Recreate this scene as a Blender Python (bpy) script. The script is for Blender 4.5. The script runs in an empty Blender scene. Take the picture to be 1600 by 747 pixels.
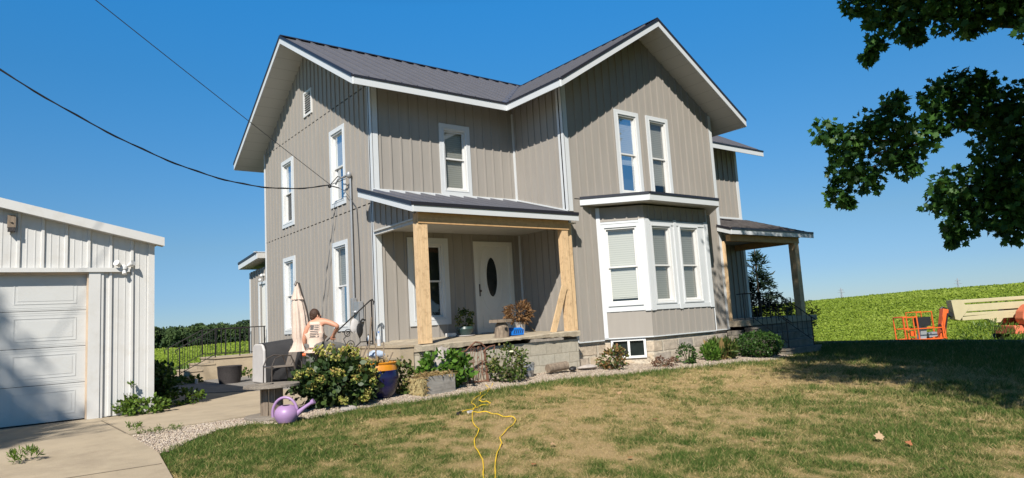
import bpy, bmesh, math, random
import numpy as np
from mathutils import Vector, Matrix
from mathutils.bvhtree import BVHTree
random.seed(7); RNG = np.random.default_rng(11)
S = bpy.context.scene
COL = S.collection
PI = math.pi

# ---------------------------------------------------------------- camera, sky, sun, exposure
CAMP = Vector((-6.396, -12.845, 0.263))
r_ = Vector((0.79119167, -0.60868223, -0.05934369))
u_ = Vector((-0.02612875, -0.13059016, 0.99109207))
f_ = Vector((0.61100984, 0.78259322, 0.11922595))
cam = bpy.data.objects.new('camera', bpy.data.cameras.new('camera'))
COL.objects.link(cam)
cam.matrix_world = Matrix(((r_.x, u_.x, -f_.x, CAMP.x), (r_.y, u_.y, -f_.y, CAMP.y), (r_.z, u_.z, -f_.z, CAMP.z), (0, 0, 0, 1)))
cam.data.sensor_width = 36.0
cam.data.lens = 1056.995 / 1600 * 36
cam.data.clip_start = 0.05
cam.data.clip_end = 6000
S.camera = cam

LDIR = Vector((1.014, 1.0, -1.236)).normalized()      # direction the sunlight travels
world = bpy.data.worlds.new('World'); S.world = world; world.use_nodes = True
wn = world.node_tree.nodes; wl = world.node_tree.links
sky = wn.new('ShaderNodeTexSky'); sky.sky_type = 'NISHITA'; sky.sun_disc = False
sky.sun_elevation = math.asin(-LDIR.z); sky.sun_rotation = math.atan2(-LDIR.x, -LDIR.y) % (2 * PI)
sky.altitude = 300; sky.air_density = 1.0; sky.dust_density = 0.0; sky.ozone_density = 2.6
bgn = wn['Background']; bgn.inputs[1].default_value = 0.079
wtc = wn.new('ShaderNodeTexCoord'); wsp = wn.new('ShaderNodeSeparateXYZ'); wl.new(wtc.outputs['Generated'], wsp.inputs[0])
wcr = wn.new('ShaderNodeValToRGB'); wl.new(wsp.outputs[2], wcr.inputs[0])     # colour balance of the air by elevation
for i_, (z_, c_) in enumerate(((0, (.135, .19, .29)), (.05, (.135, .195, .29)), (.12, (.160, .23, .28)), (.34, (.105, .335, .45)), (.44, (.088, .40, .56)), (.60, (.02, .08, .13)), (1, (.012, .05, .08)))):
    el = wcr.color_ramp.elements[i_] if i_ < 1 else (wcr.color_ramp.elements[-1] if i_ == 6 else wcr.color_ramp.elements.new(z_))
    el.position = z_; el.color = (*c_, 1)
wmx = wn.new('ShaderNodeMixRGB'); wmx.blend_type = 'MULTIPLY'; wmx.inputs[0].default_value = 1
wvm = wn.new('ShaderNodeVectorMath'); wvm.operation = 'SCALE'; wvm.inputs[3].default_value = 3.0
wl.new(sky.outputs[0], wmx.inputs[1]); wl.new(wcr.outputs[0], wmx.inputs[2]); wl.new(wmx.outputs[0], wvm.inputs[0]); wl.new(wvm.outputs[0], bgn.inputs[0])
sun = bpy.data.objects.new('sun', bpy.data.lights.new('sun', 'SUN')); COL.objects.link(sun)
sun.data.energy = 5.0; sun.data.angle = math.radians(0.55); sun.data.color = (1.0, 0.945, 0.86)
sun.rotation_euler = LDIR.to_track_quat('-Z', 'Y').to_euler(); sun.location = (-30, -30, 40)
S.view_settings.view_transform = 'Standard'; S.view_settings.look = 'None'
S.view_settings.exposure = 0.4; S.view_settings.gamma = 1.0; S.view_settings.use_curve_mapping = False
S.cycles.max_bounces = 6; S.cycles.transparent_max_bounces = 12; S.cycles.diffuse_bounces = 2
S.cycles.use_denoising = True

# ---------------------------------------------------------------- materials
def nodes_of(name):
    m = bpy.data.materials.new(name); m.use_nodes = True
    return m, m.node_tree.nodes, m.node_tree.links, m.node_tree.nodes['Principled BSDF']

def mat(name, base, rough=0.6, metal=0.0, var=0.12, scale=6.0, bump=0.0, bscale=40.0, stretch=(1, 1, 1), dark=None, dscale=1.2, damt=0.35, spec=0.5):
    m, N, L, b = nodes_of(name)
    tc = N.new('ShaderNodeTexCoord'); mp = N.new('ShaderNodeMapping'); mp.inputs['Scale'].default_value = stretch
    L.new(tc.outputs['Object'], mp.inputs[0])
    nz = N.new('ShaderNodeTexNoise'); nz.inputs['Scale'].default_value = scale; nz.inputs['Detail'].default_value = 6
    L.new(mp.outputs[0], nz.inputs['Vector'])
    hi = [min(1, c * (1 + var)) for c in base]; lo = [c * (1 - var) for c in base]
    cr = N.new('ShaderNodeValToRGB'); cr.color_ramp.elements[0].position = .3; cr.color_ramp.elements[1].position = .7
    cr.color_ramp.elements[0].color = (*lo, 1); cr.color_ramp.elements[1].color = (*hi, 1)
    L.new(nz.outputs['Fac'], cr.inputs[0]); out = cr.outputs[0]
    if dark:
        n2 = N.new('ShaderNodeTexNoise'); n2.inputs['Scale'].default_value = dscale; n2.inputs['Detail'].default_value = 9; n2.inputs['Roughness'].default_value = .7
        L.new(tc.outputs['Object'], n2.inputs['Vector'])
        r2 = N.new('ShaderNodeValToRGB'); r2.color_ramp.elements[0].position = .5; r2.color_ramp.elements[1].position = .72
        r2.color_ramp.elements[0].color = (0, 0, 0, 1); r2.color_ramp.elements[1].color = (damt, damt, damt, 1)
        L.new(n2.outputs['Fac'], r2.inputs[0])
        mx = N.new('ShaderNodeMixRGB'); mx.inputs[2].default_value = (*dark, 1)
        L.new(r2.outputs[0], mx.inputs[0]); L.new(out, mx.inputs[1]); out = mx.outputs[0]
    L.new(out, b.inputs['Base Color'])
    b.inputs['Roughness'].default_value = rough; b.inputs['Metallic'].default_value = metal
    b.inputs['Specular IOR Level'].default_value = spec
    if bump:
        nb = N.new('ShaderNodeTexNoise'); nb.inputs['Scale'].default_value = bscale; nb.inputs['Detail'].default_value = 5
        L.new(mp.outputs[0], nb.inputs['Vector'])
        bp = N.new('ShaderNodeBump'); bp.inputs['Strength'].default_value = bump; bp.inputs['Distance'].default_value = 0.02
        L.new(nb.outputs['Fac'], bp.inputs['Height']); L.new(bp.outputs[0], b.inputs['Normal'])
    return m

def stripes_mat(name, base, axis, period, darkf=0.75, rough=.6, width=.08):
    """board joints as grooves across one axis"""
    m, N, L, b = nodes_of(name)
    tc = N.new('ShaderNodeTexCoord'); sp = N.new('ShaderNodeSeparateXYZ'); L.new(tc.outputs['Object'], sp.inputs[0])
    d = N.new('ShaderNodeMath'); d.operation = 'DIVIDE'; d.inputs[1].default_value = period; L.new(sp.outputs[axis], d.inputs[0])
    fr = N.new('ShaderNodeMath'); fr.operation = 'FRACT'; L.new(d.outputs[0], fr.inputs[0])
    cr = N.new('ShaderNodeValToRGB'); e = cr.color_ramp.elements
    e[0].position = 0; e[0].color = (*[c * darkf for c in base], 1); e[1].position = width; e[1].color = (*base, 1)
    L.new(fr.outputs[0], cr.inputs[0]); L.new(cr.outputs[0], b.inputs['Base Color'])
    bp = N.new('ShaderNodeBump'); bp.inputs['Strength'].default_value = .4; bp.inputs['Distance'].default_value = .01
    L.new(cr.outputs[0], bp.inputs['Height']); L.new(bp.outputs[0], b.inputs['Normal'])
    b.inputs['Roughness'].default_value = rough
    return m

def brick_mat(name, c1, c2, mortar, bw, bh, rough=.85, msize=.012, plane='xz', bump=.6, noise=.5):
    m, N, L, b = nodes_of(name)
    tc = N.new('ShaderNodeTexCoord'); sp = N.new('ShaderNodeSeparateXYZ'); L.new(tc.outputs['Object'], sp.inputs[0])
    ad = N.new('ShaderNodeMath'); L.new(sp.outputs[0], ad.inputs[0]); L.new(sp.outputs[1], ad.inputs[1])
    cb = N.new('ShaderNodeCombineXYZ'); L.new(ad.outputs[0], cb.inputs[0]); L.new(sp.outputs[2], cb.inputs[1])
    nz0 = N.new('ShaderNodeTexNoise'); nz0.inputs['Scale'].default_value = 5; L.new(tc.outputs['Object'], nz0.inputs['Vector'])
    mv = N.new('ShaderNodeVectorMath'); mv.operation = 'SCALE'; mv.inputs[3].default_value = .035 * noise * 2; L.new(nz0.outputs['Color'], mv.inputs[0])
    av = N.new('ShaderNodeVectorMath'); L.new(cb.outputs[0], av.inputs[0]); L.new(mv.outputs[0], av.inputs[1])
    bk = N.new('ShaderNodeTexBrick'); bk.inputs['Scale'].default_value = 1; bk.inputs['Brick Width'].default_value = bw; bk.inputs['Row Height'].default_value = bh
    bk.inputs['Mortar Size'].default_value = msize; bk.inputs['Mortar Smooth'].default_value = .4
    bk.inputs['Color1'].default_value = (*c1, 1); bk.inputs['Color2'].default_value = (*c2, 1); bk.inputs['Mortar'].default_value = (*mortar, 1)
    L.new(av.outputs[0], bk.inputs['Vector'])
    nz = N.new('ShaderNodeTexNoise'); nz.inputs['Scale'].default_value = 9; nz.inputs['Detail'].default_value = 8; nz.inputs['Roughness'].default_value = .75
    L.new(tc.outputs['Object'], nz.inputs['Vector'])
    ml = N.new('ShaderNodeMixRGB'); ml.blend_type = 'OVERLAY'; ml.inputs[0].default_value = noise
    L.new(bk.outputs['Color'], ml.inputs[1]); L.new(nz.outputs['Fac'], ml.inputs[2]); L.new(ml.outputs[0], b.inputs['Base Color'])
    bp = N.new('ShaderNodeBump'); bp.inputs['Strength'].default_value = bump; bp.inputs['Distance'].default_value = .03
    sb = N.new('ShaderNodeMath'); sb.operation = 'SUBTRACT'; L.new(nz.outputs['Fac'], sb.inputs[0]); L.new(bk.outputs['Fac'], sb.inputs[1])
    L.new(sb.outputs[0], bp.inputs['Height']); L.new(bp.outputs[0], b.inputs['Normal'])
    b.inputs['Roughness'].default_value = rough
    return m

def leaf_mat(name, cols, rough=.5, trans=.25, spec=.3):
    """colour comes from a random number stored on each leaf"""
    m, N, L, b = nodes_of(name)
    at = N.new('ShaderNodeAttribute'); at.attribute_name = 'rnd'
    cr = N.new('ShaderNodeValToRGB'); e = cr.color_ramp.elements
    while len(e) < len(cols): e.new(.5)
    for i, c in enumerate(cols):
        e[i].position = i / max(1, len(cols) - 1); e[i].color = (*c, 1)
    L.new(at.outputs['Fac'], cr.inputs[0]); L.new(cr.outputs[0], b.inputs['Base Color'])
    b.inputs['Roughness'].default_value = rough; b.inputs['Specular IOR Level'].default_value = spec
    if trans:
        tr = N.new('ShaderNodeBsdfTranslucent'); L.new(cr.outputs[0], tr.inputs['Color'])
        mx = N.new('ShaderNodeMixShader'); mx.inputs[0].default_value = trans
        L.new(b.outputs[0], mx.inputs[1]); L.new(tr.outputs[0], mx.inputs[2]); L.new(mx.outputs[0], N['Material Output'].inputs[0])
    return m

def glass_mat(name, tint=(.90, .91, .90), refl=.07):
    m, N, L, b = nodes_of(name)
    tr = N.new('ShaderNodeBsdfTransparent'); tr.inputs[0].default_value = (*tint, 1)
    gl = N.new('ShaderNodeBsdfGlossy'); gl.inputs['Roughness'].default_value = .03; gl.inputs[0].default_value = (.9, .95, 1, 1)
    lw = N.new('ShaderNodeLayerWeight'); lw.inputs[0].default_value = .35
    mr = N.new('ShaderNodeMapRange'); mr.inputs['To Min'].default_value = refl; mr.inputs['To Max'].default_value = .6
    L.new(lw.outputs['Fresnel'], mr.inputs[0])
    mx = N.new('ShaderNodeMixShader'); L.new(mr.outputs[0], mx.inputs[0]); L.new(tr.outputs[0], mx.inputs[1]); L.new(gl.outputs[0], mx.inputs[2])
    L.new(mx.outputs[0], N['Material Output'].inputs[0])
    return m

M = {}
M['siding'] = mat('taupe_steel_siding', (.324, .298, .266), .6, var=.045, scale=2.2, bump=.05, bscale=5, stretch=(3, 3, .45), spec=.2)
M['white_trim'] = mat('white_aluminium_trim', (.60, .62, .63), .4, var=.02, scale=3)
M['white_vinyl'] = mat('white_vinyl', (.66, .655, .635), .35, var=.015)
M['soffit_a'] = stripes_mat('white_soffit_boards', (.50, .49, .46), 1, .30)
M['soffit_b'] = stripes_mat('white_soffit_panels', (.50, .49, .46), 0, .30)
M['roof'] = mat('charcoal_metal_roof', (.165, .165, .185), .42, metal=0.25, var=.05, scale=3, bump=.05, bscale=3)
M['roof_edge'] = mat('dark_drip_edge', (.028, .028, .036), .35, metal=.2, var=.03)
M['flash'] = mat('bare_valley_flashing', (.16, .18, .24), .35, metal=.4, var=.1)
M['shingle'] = mat('weathered_shingles', (.10, .088, .085), .9, var=.35, scale=9, bump=.5, bscale=30)
M['wood'] = mat('new_lumber', (.66, .46, .26), .7, var=.13, scale=4, stretch=(9, 9, .6), dark=(.20, .10, .04), dscale=9, damt=.55)
M['wood_x'] = mat('new_lumber_beam', (.55, .34, .16), .7, var=.13, scale=4, stretch=(.6, 9, 9), dark=(.20, .10, .04), dscale=9, damt=.5)
M['old_wood'] = mat('grey_weathered_wood', (.25, .215, .175), .9, var=.25, scale=6, stretch=(1, 8, 8), bump=.5, bscale=20, dark=(.09, .07, .055), dscale=5, damt=.6)
M['old_wood_z'] = mat('grey_weathered_staves', (.22, .17, .125), .9, var=.25, scale=6, stretch=(8, 8, 1), bump=.5, bscale=20, dark=(.09, .06, .04), dscale=5, damt=.5)
M['concrete'] = mat('pale_concrete', (.41, .335, .235), .9, var=.08, scale=3, bump=.25, bscale=60, dark=(.22, .17, .12), dscale=1.6, damt=.5)
M['porch_conc'] = mat('old_porch_concrete', (.40, .34, .25), .9, var=.14, scale=5, bump=.5, bscale=25, dark=(.20, .15, .10), dscale=2.2, damt=.6)
M['step_stone'] = mat('dark_stained_steps', (.21, .185, .15), .95, var=.3, scale=6, bump=.8, bscale=22, dark=(.07, .06, .045), dscale=3, damt=.8)
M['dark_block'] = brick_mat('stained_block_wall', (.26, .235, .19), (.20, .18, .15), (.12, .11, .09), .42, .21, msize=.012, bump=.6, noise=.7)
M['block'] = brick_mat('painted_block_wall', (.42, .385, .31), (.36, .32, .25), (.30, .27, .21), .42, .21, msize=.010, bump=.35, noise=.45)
M['stone'] = brick_mat('fieldstone_foundation', (.52, .42, .30), (.33, .30, .27), (.50, .44, .35), .55, .27, msize=.03, bump=.9, noise=.8)
M['patio'] = brick_mat('grey_patio_slabs', (.20, .19, .175), (.24, .22, .20), (.10, .10, .075), .9, .9, msize=.012, noise=.4)
M['iron'] = mat('black_wrought_iron', (.022, .020, .020), .45, metal=.3, var=.3, scale=30)
M['rust'] = mat('rusty_iron', (.16, .075, .045), .85, var=.35, scale=25, bump=.4)
M['blind'] = stripes_mat('pale_window_blind', (.56, .56, .51), 2, .05, darkf=.62, width=.3)
M['glass'] = glass_mat('window_glass')
M['dark_glass'] = mat('dark_door_glass', (.015, .02, .02), .12, var=.3)
M['door_white'] = mat('white_steel_door', (.72, .70, .64), .45, var=.02)
M['garage_white'] = mat('garage_white_steel', (.60, .59, .565), .45, var=.03, scale=2.5, dark=(.42, .37, .28), dscale=3.5, damt=.28)
M['garage_door'] = mat('garage_door_white', (.56, .56, .54), .5, var=.03, scale=2, dark=(.40, .36, .29), dscale=4, damt=.22)
M['tan_seal'] = mat('tan_weather_seal', (.55, .42, .30), .7)
M['grey_metal'] = mat('grey_galvanised', (.36, .37, .38), .4, metal=.4, var=.08)
M['cable'] = mat('black_cable', (.012, .012, .015), .6)
M['thin_cable'] = mat('grey_phone_cable', (.05, .055, .065), .6)
M['bark'] = mat('maple_bark', (.09, .075, .06), .95, var=.3, scale=20, stretch=(3, 3, .6), bump=.8)
M['stem'] = mat('plant_stem', (.10, .085, .045), .8, var=.2)
M['lilac'] = mat('lilac_plastic', (.36, .22, .40), .42, var=.04)
M['black'] = mat('black_plastic', (.015, .015, .016), .5)
M['dkwicker'] = mat('dark_wicker', (.035, .030, .030), .7, var=.4, scale=50, bump=.6, bscale=60)
M['cover_light'] = mat('light_grey_fabric', (.52, .50, .49), .9, var=.06, scale=4, bump=.3, bscale=7)
M['cover_dark'] = mat('black_fabric', (.030, .030, .033), .8, var=.15, scale=5, bump=.3, bscale=7)
M['canvas'] = mat('beige_canvas', (.62, .50, .42), .9, var=.06, scale=8, bump=.3, bscale=16)
M['bronze'] = mat('bronze_tube', (.10, .085, .075), .4, metal=.5)
M['sling'] = mat('grey_sling_fabric', (.20, .17, .145), .8)
M['skin'] = mat('sunburnt_skin', (.56, .27, .17), .55, var=.06, scale=14)
M['hair'] = mat('brown_hair', (.055, .026, .015), .7, var=.4, scale=60, stretch=(2, 2, 1), bump=.6)
M['shirt'] = mat('sand_tank_top', (.66, .50, .40), .9, var=.04, scale=20, bump=.25, bscale=14)
M['print'] = mat('faded_black_print', (.10, .09, .085), .9, var=.4, scale=60)
M['trousers'] = mat('grey_work_trousers', (.13, .125, .115), .9, var=.12, scale=10, bump=.3)
M['orange'] = mat('safety_orange_paint', (.72, .12, .02), .45, var=.12, scale=5, dark=(.35, .10, .04), dscale=3, damt=.4)
M['salmon'] = mat('faded_orange_paint', (.66, .17, .085), .5, var=.10, scale=4)
M['cream'] = mat('cream_machine_paint', (.50, .43, .26), .5, var=.06, scale=4, dark=(.30, .24, .13), dscale=2, damt=.3)
M['rubber'] = mat('tyre_rubber', (.02, .02, .02), .85)
M['cobalt'] = mat('cobalt_glaze', (.012, .012, .060), .16, var=.5, scale=3, dark=(.02, .03, .022), dscale=3, damt=.9)
M['amber'] = mat('amber_glaze', (.62, .24, .02), .22, var=.2, scale=6)
M['straw'] = mat('dry_straw', (.36, .29, .14), .95, var=.35, scale=20, bump=.8)
M['rock'] = mat('pale_rock', (.38, .34, .31), .95, var=.2, scale=5, bump=.7, bscale=14)
M['log'] = mat('log_bark', (.22, .17, .125), .95, var=.35, scale=14, stretch=(2, 2, .5), bump=.8, bscale=18)
M['log_end'] = mat('cut_log_end', (.50, .38, .24), .85, var=.2, scale=10)
M['blue'] = mat('bright_blue_plastic', (.01, .17, .62), .35)
M['yellow'] = mat('yellow_cord', (.85, .55, .02), .5)
M['bottle'] = mat('clear_plastic_bottle', (.55, .60, .66), .15, var=.2)
M['white_paint'] = mat('white_painted_wood', (.74, .74, .72), .6)
M['deadleaf'] = mat('fallen_leaf', (.36, .13, .07), .8, var=.3)
M['pylon'] = mat('galvanised_lattice', (.30, .33, .38), .5)

# ---------------------------------------------------------------- mesh building
def woff(o):
    v = Vector((0, 0, 0))
    while o is not None:
        v += Vector(o.location); o = o.parent
    return v

class MB:
    def __init__(s): s.v = []; s.f = []
    def add(s, vs, fs):
        n = len(s.v); s.v += [tuple(p) for p in vs]; s.f += [tuple(i + n for i in q) for q in fs]; return s
    def hexa(s, p):     # 8 points: bottom 0-3 ccw, top 4-7
        return s.add(p, [(3, 2, 1, 0), (4, 5, 6, 7), (0, 1, 5, 4), (1, 2, 6, 5), (2, 3, 7, 6), (3, 0, 4, 7)])
    def box(s, x0, x1, y0, y1, z0, z1):
        return s.hexa([(x0, y0, z0), (x1, y0, z0), (x1, y1, z0), (x0, y1, z0), (x0, y0, z1), (x1, y0, z1), (x1, y1, z1), (x0, y1, z1)])
    def fbox(s, F, u0, u1, w0, w1, z0, z1):
        """box in a wall frame: u along the wall, w outward"""
        P = F.P
        return s.hexa([P(u0, w0, z0), P(u1, w0, z0), P(u1, w1, z0), P(u0, w1, z0), P(u0, w0, z1), P(u1, w0, z1), P(u1, w1, z1), P(u0, w1, z1)])
    def prism(s, poly, d):
        """poly: 3-D points, extruded by vector d"""
        n = len(poly); d = Vector(d)
        a = [Vector(p) for p in poly]; b = [p + d for p in a]
        fs = [tuple(range(n))[::-1], tuple(range(n, 2 * n))] + [(i, (i + 1) % n, n + (i + 1) % n, n + i) for i in range(n)]
        return s.add(a + b, fs)
    def beam(s, p, q, w, h, up=(0, 0, 1)):
        p = Vector(p); q = Vector(q); d = (q - p).normalized(); up = Vector(up)
        sd = d.cross(up)
        if sd.length < 1e-4: sd = Vector((1, 0, 0))
        sd.normalize(); u2 = sd.cross(d)
        a, b = sd * w / 2, u2 * h / 2
        return s.hexa([p - a - b, p + a - b, q + a - b, q - a - b, p - a + b, p + a + b, q + a + b, q - a + b])
    def tube(s, pts, r, n=8, close=False, cap=True):
        pts = [Vector(p) for p in pts]; rs = r if isinstance(r, (list, tuple)) else [r] * len(pts)
        base = len(s.v); prev = None
        for i, p in enumerate(pts):
            d = (pts[min(i + 1, len(pts) - 1)] - pts[max(i - 1, 0)])
            if d.length < 1e-9: d = Vector((0, 0, 1))
            d.normalize()
            a = prev if prev is not None else (Vector((0, 0, 1)) if abs(d.z) < .9 else Vector((1, 0, 0)))
            a = (a - d * a.dot(d)); a = a.normalized() if a.length > 1e-6 else d.orthogonal().normalized()
            prev = a; b = d.cross(a)
            for k in range(n):
                t = 2 * PI * k / n; s.v.append(tuple(p + (a * math.cos(t) + b * math.sin(t)) * rs[i]))
        for i in range(len(pts) - 1):
            for k in range(n):
                s.f.append((base + i * n + k, base + i * n + (k + 1) % n, base + (i + 1) * n + (k + 1) % n, base + (i + 1) * n + k))
        if cap:
            s.f.append(tuple(base + k for k in range(n))[::-1]); e = base + (len(pts) - 1) * n
            s.f.append(tuple(e + k for k in range(n)))
        return s
    def lathe(s, c, prof, n=24, sx=1, sy=1, rot=0, jit=0):
        """prof: (radius, z) pairs"""
        base = len(s.v); c = Vector(c)
        for i, (r, z) in enumerate(prof):
            for k in range(n):
                t = 2 * PI * k / n + rot; rr = r * (1 + jit * math.sin(3 * t + 1.3 * i) + jit * .7 * math.sin(5 * t - i))
                s.v.append((c.x + rr * sx * math.cos(t), c.y + rr * sy * math.sin(t), c.z + z))
        for i in range(len(prof) - 1):
            for k in range(n):
                s.f.append((base + i * n + k, base + i * n + (k + 1) % n, base + (i + 1) * n + (k + 1) % n, base + (i + 1) * n + k))
        s.f.append(tuple(base + k for k in range(n))[::-1]); e = base + (len(prof) - 1) * n
        s.f.append(tuple(e + k for k in range(n)))
        return s
    def ball(s, c, rx, ry=None, rz=None, n=14, m=9, jit=0, seed=0):
        ry = ry or rx; rz = rz or rx; rg = random.Random(seed)
        ph = [rg.uniform(0, 6) for _ in range(6)]
        base = len(s.v)
        for i in range(m + 1):
            a = PI * i / m
            for k in range(n):
                t = 2 * PI * k / n
                q = 1 + jit * (math.sin(2 * t + ph[0] + 2 * a) + math.sin(3 * t + ph[1] - a) * .7 + math.sin(3 * a + ph[2] + t) * .8)
                s.v.append((c[0] + rx * q * math.sin(a) * math.cos(t), c[1] + ry * q * math.sin(a) * math.sin(t), c[2] - rz * q * math.cos(a)))
        for i in range(m):
            for k in range(n):
                s.f.append((base + i * n + k, base + i * n + (k + 1) % n, base + (i + 1) * n + (k + 1) % n, base + (i + 1) * n + k))
        return s
    def build(s, name, m, parent=None, smooth=False, bevel=0, label=None):
        me = bpy.data.meshes.new(name); o = bpy.data.objects.new(name, me); COL.objects.link(o)
        if parent is not None:
            off = woff(parent); o.parent = parent
            me.from_pydata([tuple(Vector(p) - off) for p in s.v], [], s.f)
        else: me.from_pydata(s.v, [], s.f)
        me.materials.append(M[m] if isinstance(m, str) else m)
        bm = bmesh.new(); bm.from_mesh(me); bmesh.ops.remove_doubles(bm, verts=bm.verts, dist=1e-5) if smooth else None
        bmesh.ops.recalc_face_normals(bm, faces=bm.faces); bm.to_mesh(me); bm.free()
        if smooth:
            me.polygons.foreach_set('use_smooth', [True] * len(me.polygons))
            if hasattr(me, 'set_sharp_from_angle'): me.set_sharp_from_angle(angle=math.radians(40))
        if bevel:
            md = o.modifiers.new('bevel', 'BEVEL'); md.width = bevel; md.segments = 2; md.limit_method = 'ANGLE'
        if label: o['label'] = label
        me.update()
        return o

def tag(o, label=None, cat=None, group=None, kind=None):
    if label: o['label'] = label
    if cat: o['category'] = cat
    if group: o['group'] = group
    if kind: o['kind'] = kind
    return o

def thing(name, label, cat, loc, group=None):
    o = bpy.data.objects.new(name, None); COL.objects.link(o); o.location = loc; o.empty_display_size = .2
    return tag(o, label, cat, group)

def copy_tree(o, parent=None):
    c = o.copy(); COL.objects.link(c)
    if parent is not None: c.parent = parent
    for ch in list(o.children): copy_tree(ch, c)
    return c

class Fr:
    def __init__(s, o, ux, n): s.o = Vector((o[0], o[1], 0)); s.ux = Vector((ux[0], ux[1], 0)); s.n = Vector((n[0], n[1], 0))
    def P(s, u, w, z): return tuple(s.o + s.ux * u + s.n * w + Vector((0, 0, z)))

# numpy leaf / blade / pebble clouds
SHAPES = {
    'oval': [(0, 0), (.28, .25), (.34, .55), (.16, .86), (0, 1), (-.16, .86), (-.34, .55), (-.28, .25)],
    'long': [(0, 0), (.10, .3), (.09, .65), (0, 1), (-.09, .65), (-.10, .3)],
    'blade': [(-.06, 0), (.06, 0), (0, 1)],
    'quad': [(-.4, 0), (.4, .1), (.3, 1), (-.35, .85)],
    'maple': [(0, 0), (.08, .12), (.38, .06), (.32, .24), (.56, .48), (.33, .52), (.32, .70), (.14, .66), (0, 1), (-.14, .66), (-.32, .70), (-.33, .52), (-.56, .48), (-.32, .24), (-.38, .06), (-.08, .12)],
    'floret': [(0, 0), (.35, .1), (.5, .5), (.35, .9), (0, 1), (-.35, .9), (-.5, .5), (-.35, .1)],
}
def cloud(name, P, m, shape='oval', size=.05, sizevar=.35, parent=None, up=None, tilt=None, rnd=None, outward=None, aim=None):
    """P: Nx3 world positions of the leaf bases; aim: Nx3 leaf directions; outward: Nx3 preferred normals"""
    P = np.asarray(P, float); n = len(P); T = np.array(SHAPES[shape], float); k = len(T)
    if aim is None: aim = RNG.normal(size=(n, 3)); aim[:, 2] -= .2
    aim = aim / np.linalg.norm(aim, axis=1, keepdims=True)
    nr = RNG.normal(size=(n, 3)) * (.8 if outward is not None else 1)
    if outward is not None: nr = nr + outward * 1.3
    nr = nr - aim * (nr * aim).sum(1, keepdims=True); nr /= np.linalg.norm(nr, axis=1, keepdims=True) + 1e-9
    sd = np.cross(aim, nr)
    sz = (size if np.ndim(size) else np.full(n, size)) * (1 + sizevar * RNG.uniform(-1, 1, n))
    curl = RNG.uniform(-.25, .25, n)
    V = P[:, None, :] + sz[:, None, None] * (T[None, :, 0, None] * sd[:, None, :] + T[None, :, 1, None] * aim[:, None, :]
        + (T[None, :, 1, None] ** 2 * curl[:, None, None] - .25 * np.abs(T[None, :, 0, None])) * nr[:, None, :])
    off = np.array(woff(parent)) if parent is not None else np.zeros(3)
    V = (V - off).reshape(-1, 3).astype(np.float32)
    me = bpy.data.meshes.new(name); me.vertices.add(n * k); me.vertices.foreach_set('co', V.ravel())
    me.loops.add(n * k); me.loops.foreach_set('vertex_index', np.arange(n * k, dtype=np.int32))
    me.polygons.add(n); me.polygons.foreach_set('loop_start', np.arange(0, n * k, k, dtype=np.int32))
    me.polygons.foreach_set('loop_total', np.full(n, k, np.int32))
    me.update(calc_edges=True)
    a = me.attributes.new('rnd', 'FLOAT', 'POINT')
    if rnd is None: rnd = RNG.uniform(0, 1, n)
    a.data.foreach_set('value', np.repeat(np.clip(rnd, 0, 1), k).astype(np.float32))
    me.materials.append(M[m] if isinstance(m, str) else m)
    o = bpy.data.objects.new(name, me); COL.objects.link(o)
    if parent is not None: o.parent = parent
    return o

def ellipsoid_points(c, r, n, shell=.55):
    d = RNG.normal(size=(n, 3)); d /= np.linalg.norm(d, axis=1, keepdims=True)
    q = (shell + (1 - shell) * RNG.uniform(0, 1, n) ** .6)[:, None]
    return np.array(c) + d * q * np.array(r), d

def clumps(c, r, nc, cr, nl, zmin=None, shell=.6):
    """leaf positions gathered in clumps spread through an ellipsoid"""
    C_, D_ = ellipsoid_points(c, r, nc, shell); Ps = []; Ds = []
    for i in range(nc):
        p, dd = ellipsoid_points(C_[i], np.array([cr] * 3) * RNG.uniform(.6, 1.25), nl, .35)
        Ps.append(p); Ds.append(dd * .6 + D_[i])
    P = np.vstack(Ps); Dd = np.vstack(Ds)
    if zmin is not None: k = P[:, 2] > zmin; P = P[k]; Dd = Dd[k]
    Dd /= np.linalg.norm(Dd, axis=1, keepdims=True) + 1e-9
    return P, Dd

# ---------------------------------------------------------------- terrain height
def sst(t): t = np.clip(t, 0, 1); return t * t * (3 - 2 * t)
def zt(x, y):
    x = np.asarray(x, float); y = np.asarray(y, float)
    near = -0.88 - 0.013 * np.clip(x, 0, 14) - 0.047 * np.clip(-3 - y, 0, 14)
    D = np.hypot(x + 6.4, y + 12.8)
    bump = sst((x - 17.2) / 6) * (1 - sst((x - 34) / 60))
    u = sst((x - .8 * y - 21.5) / 95.7)
    far = -1.15 + 2.1 * u - 1.45 * bump - 1.05 * sst((D - 50) / 260) * (1 - u) - np.clip(.03 * (D - 155), 0, 8) * sst(u * 1.5)
    w = sst((D - 20) / 10)
    return near * (1 - w) + far * w
def zg(x, y): return float(zt(x, y))
def bedrise(x, y):
    e = np.interp(x, GOX, GOY); return .012 + .10 * sst((y - e) / (-1.5 - e)) * ((x > -1.6) & (x < 9.6) & (y > e))
GRAV_OUT = [(-4.9, -4.54), (-4.43, -3.93), (-4.0, -3.5), (-3.6, -3.42), (-3.27, -3.66), (-2.71, -3.58), (-2.05, -3.4), (-1.43, -3.41), (-0.52, -3.41), (0.29, -3.33), (1.41, -3.16), (2.56, -3.11), (3.64, -3.3), (5.0, -3.42), (6.45, -3.66), (8.39, -3.8), (9.54, -3.54)]
GOX = np.array([p[0] for p in GRAV_OUT]); GOY = np.array([p[1] for p in GRAV_OUT])
def zb(x, y): return zg(x, y) + float(bedrise(x, y))

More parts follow.
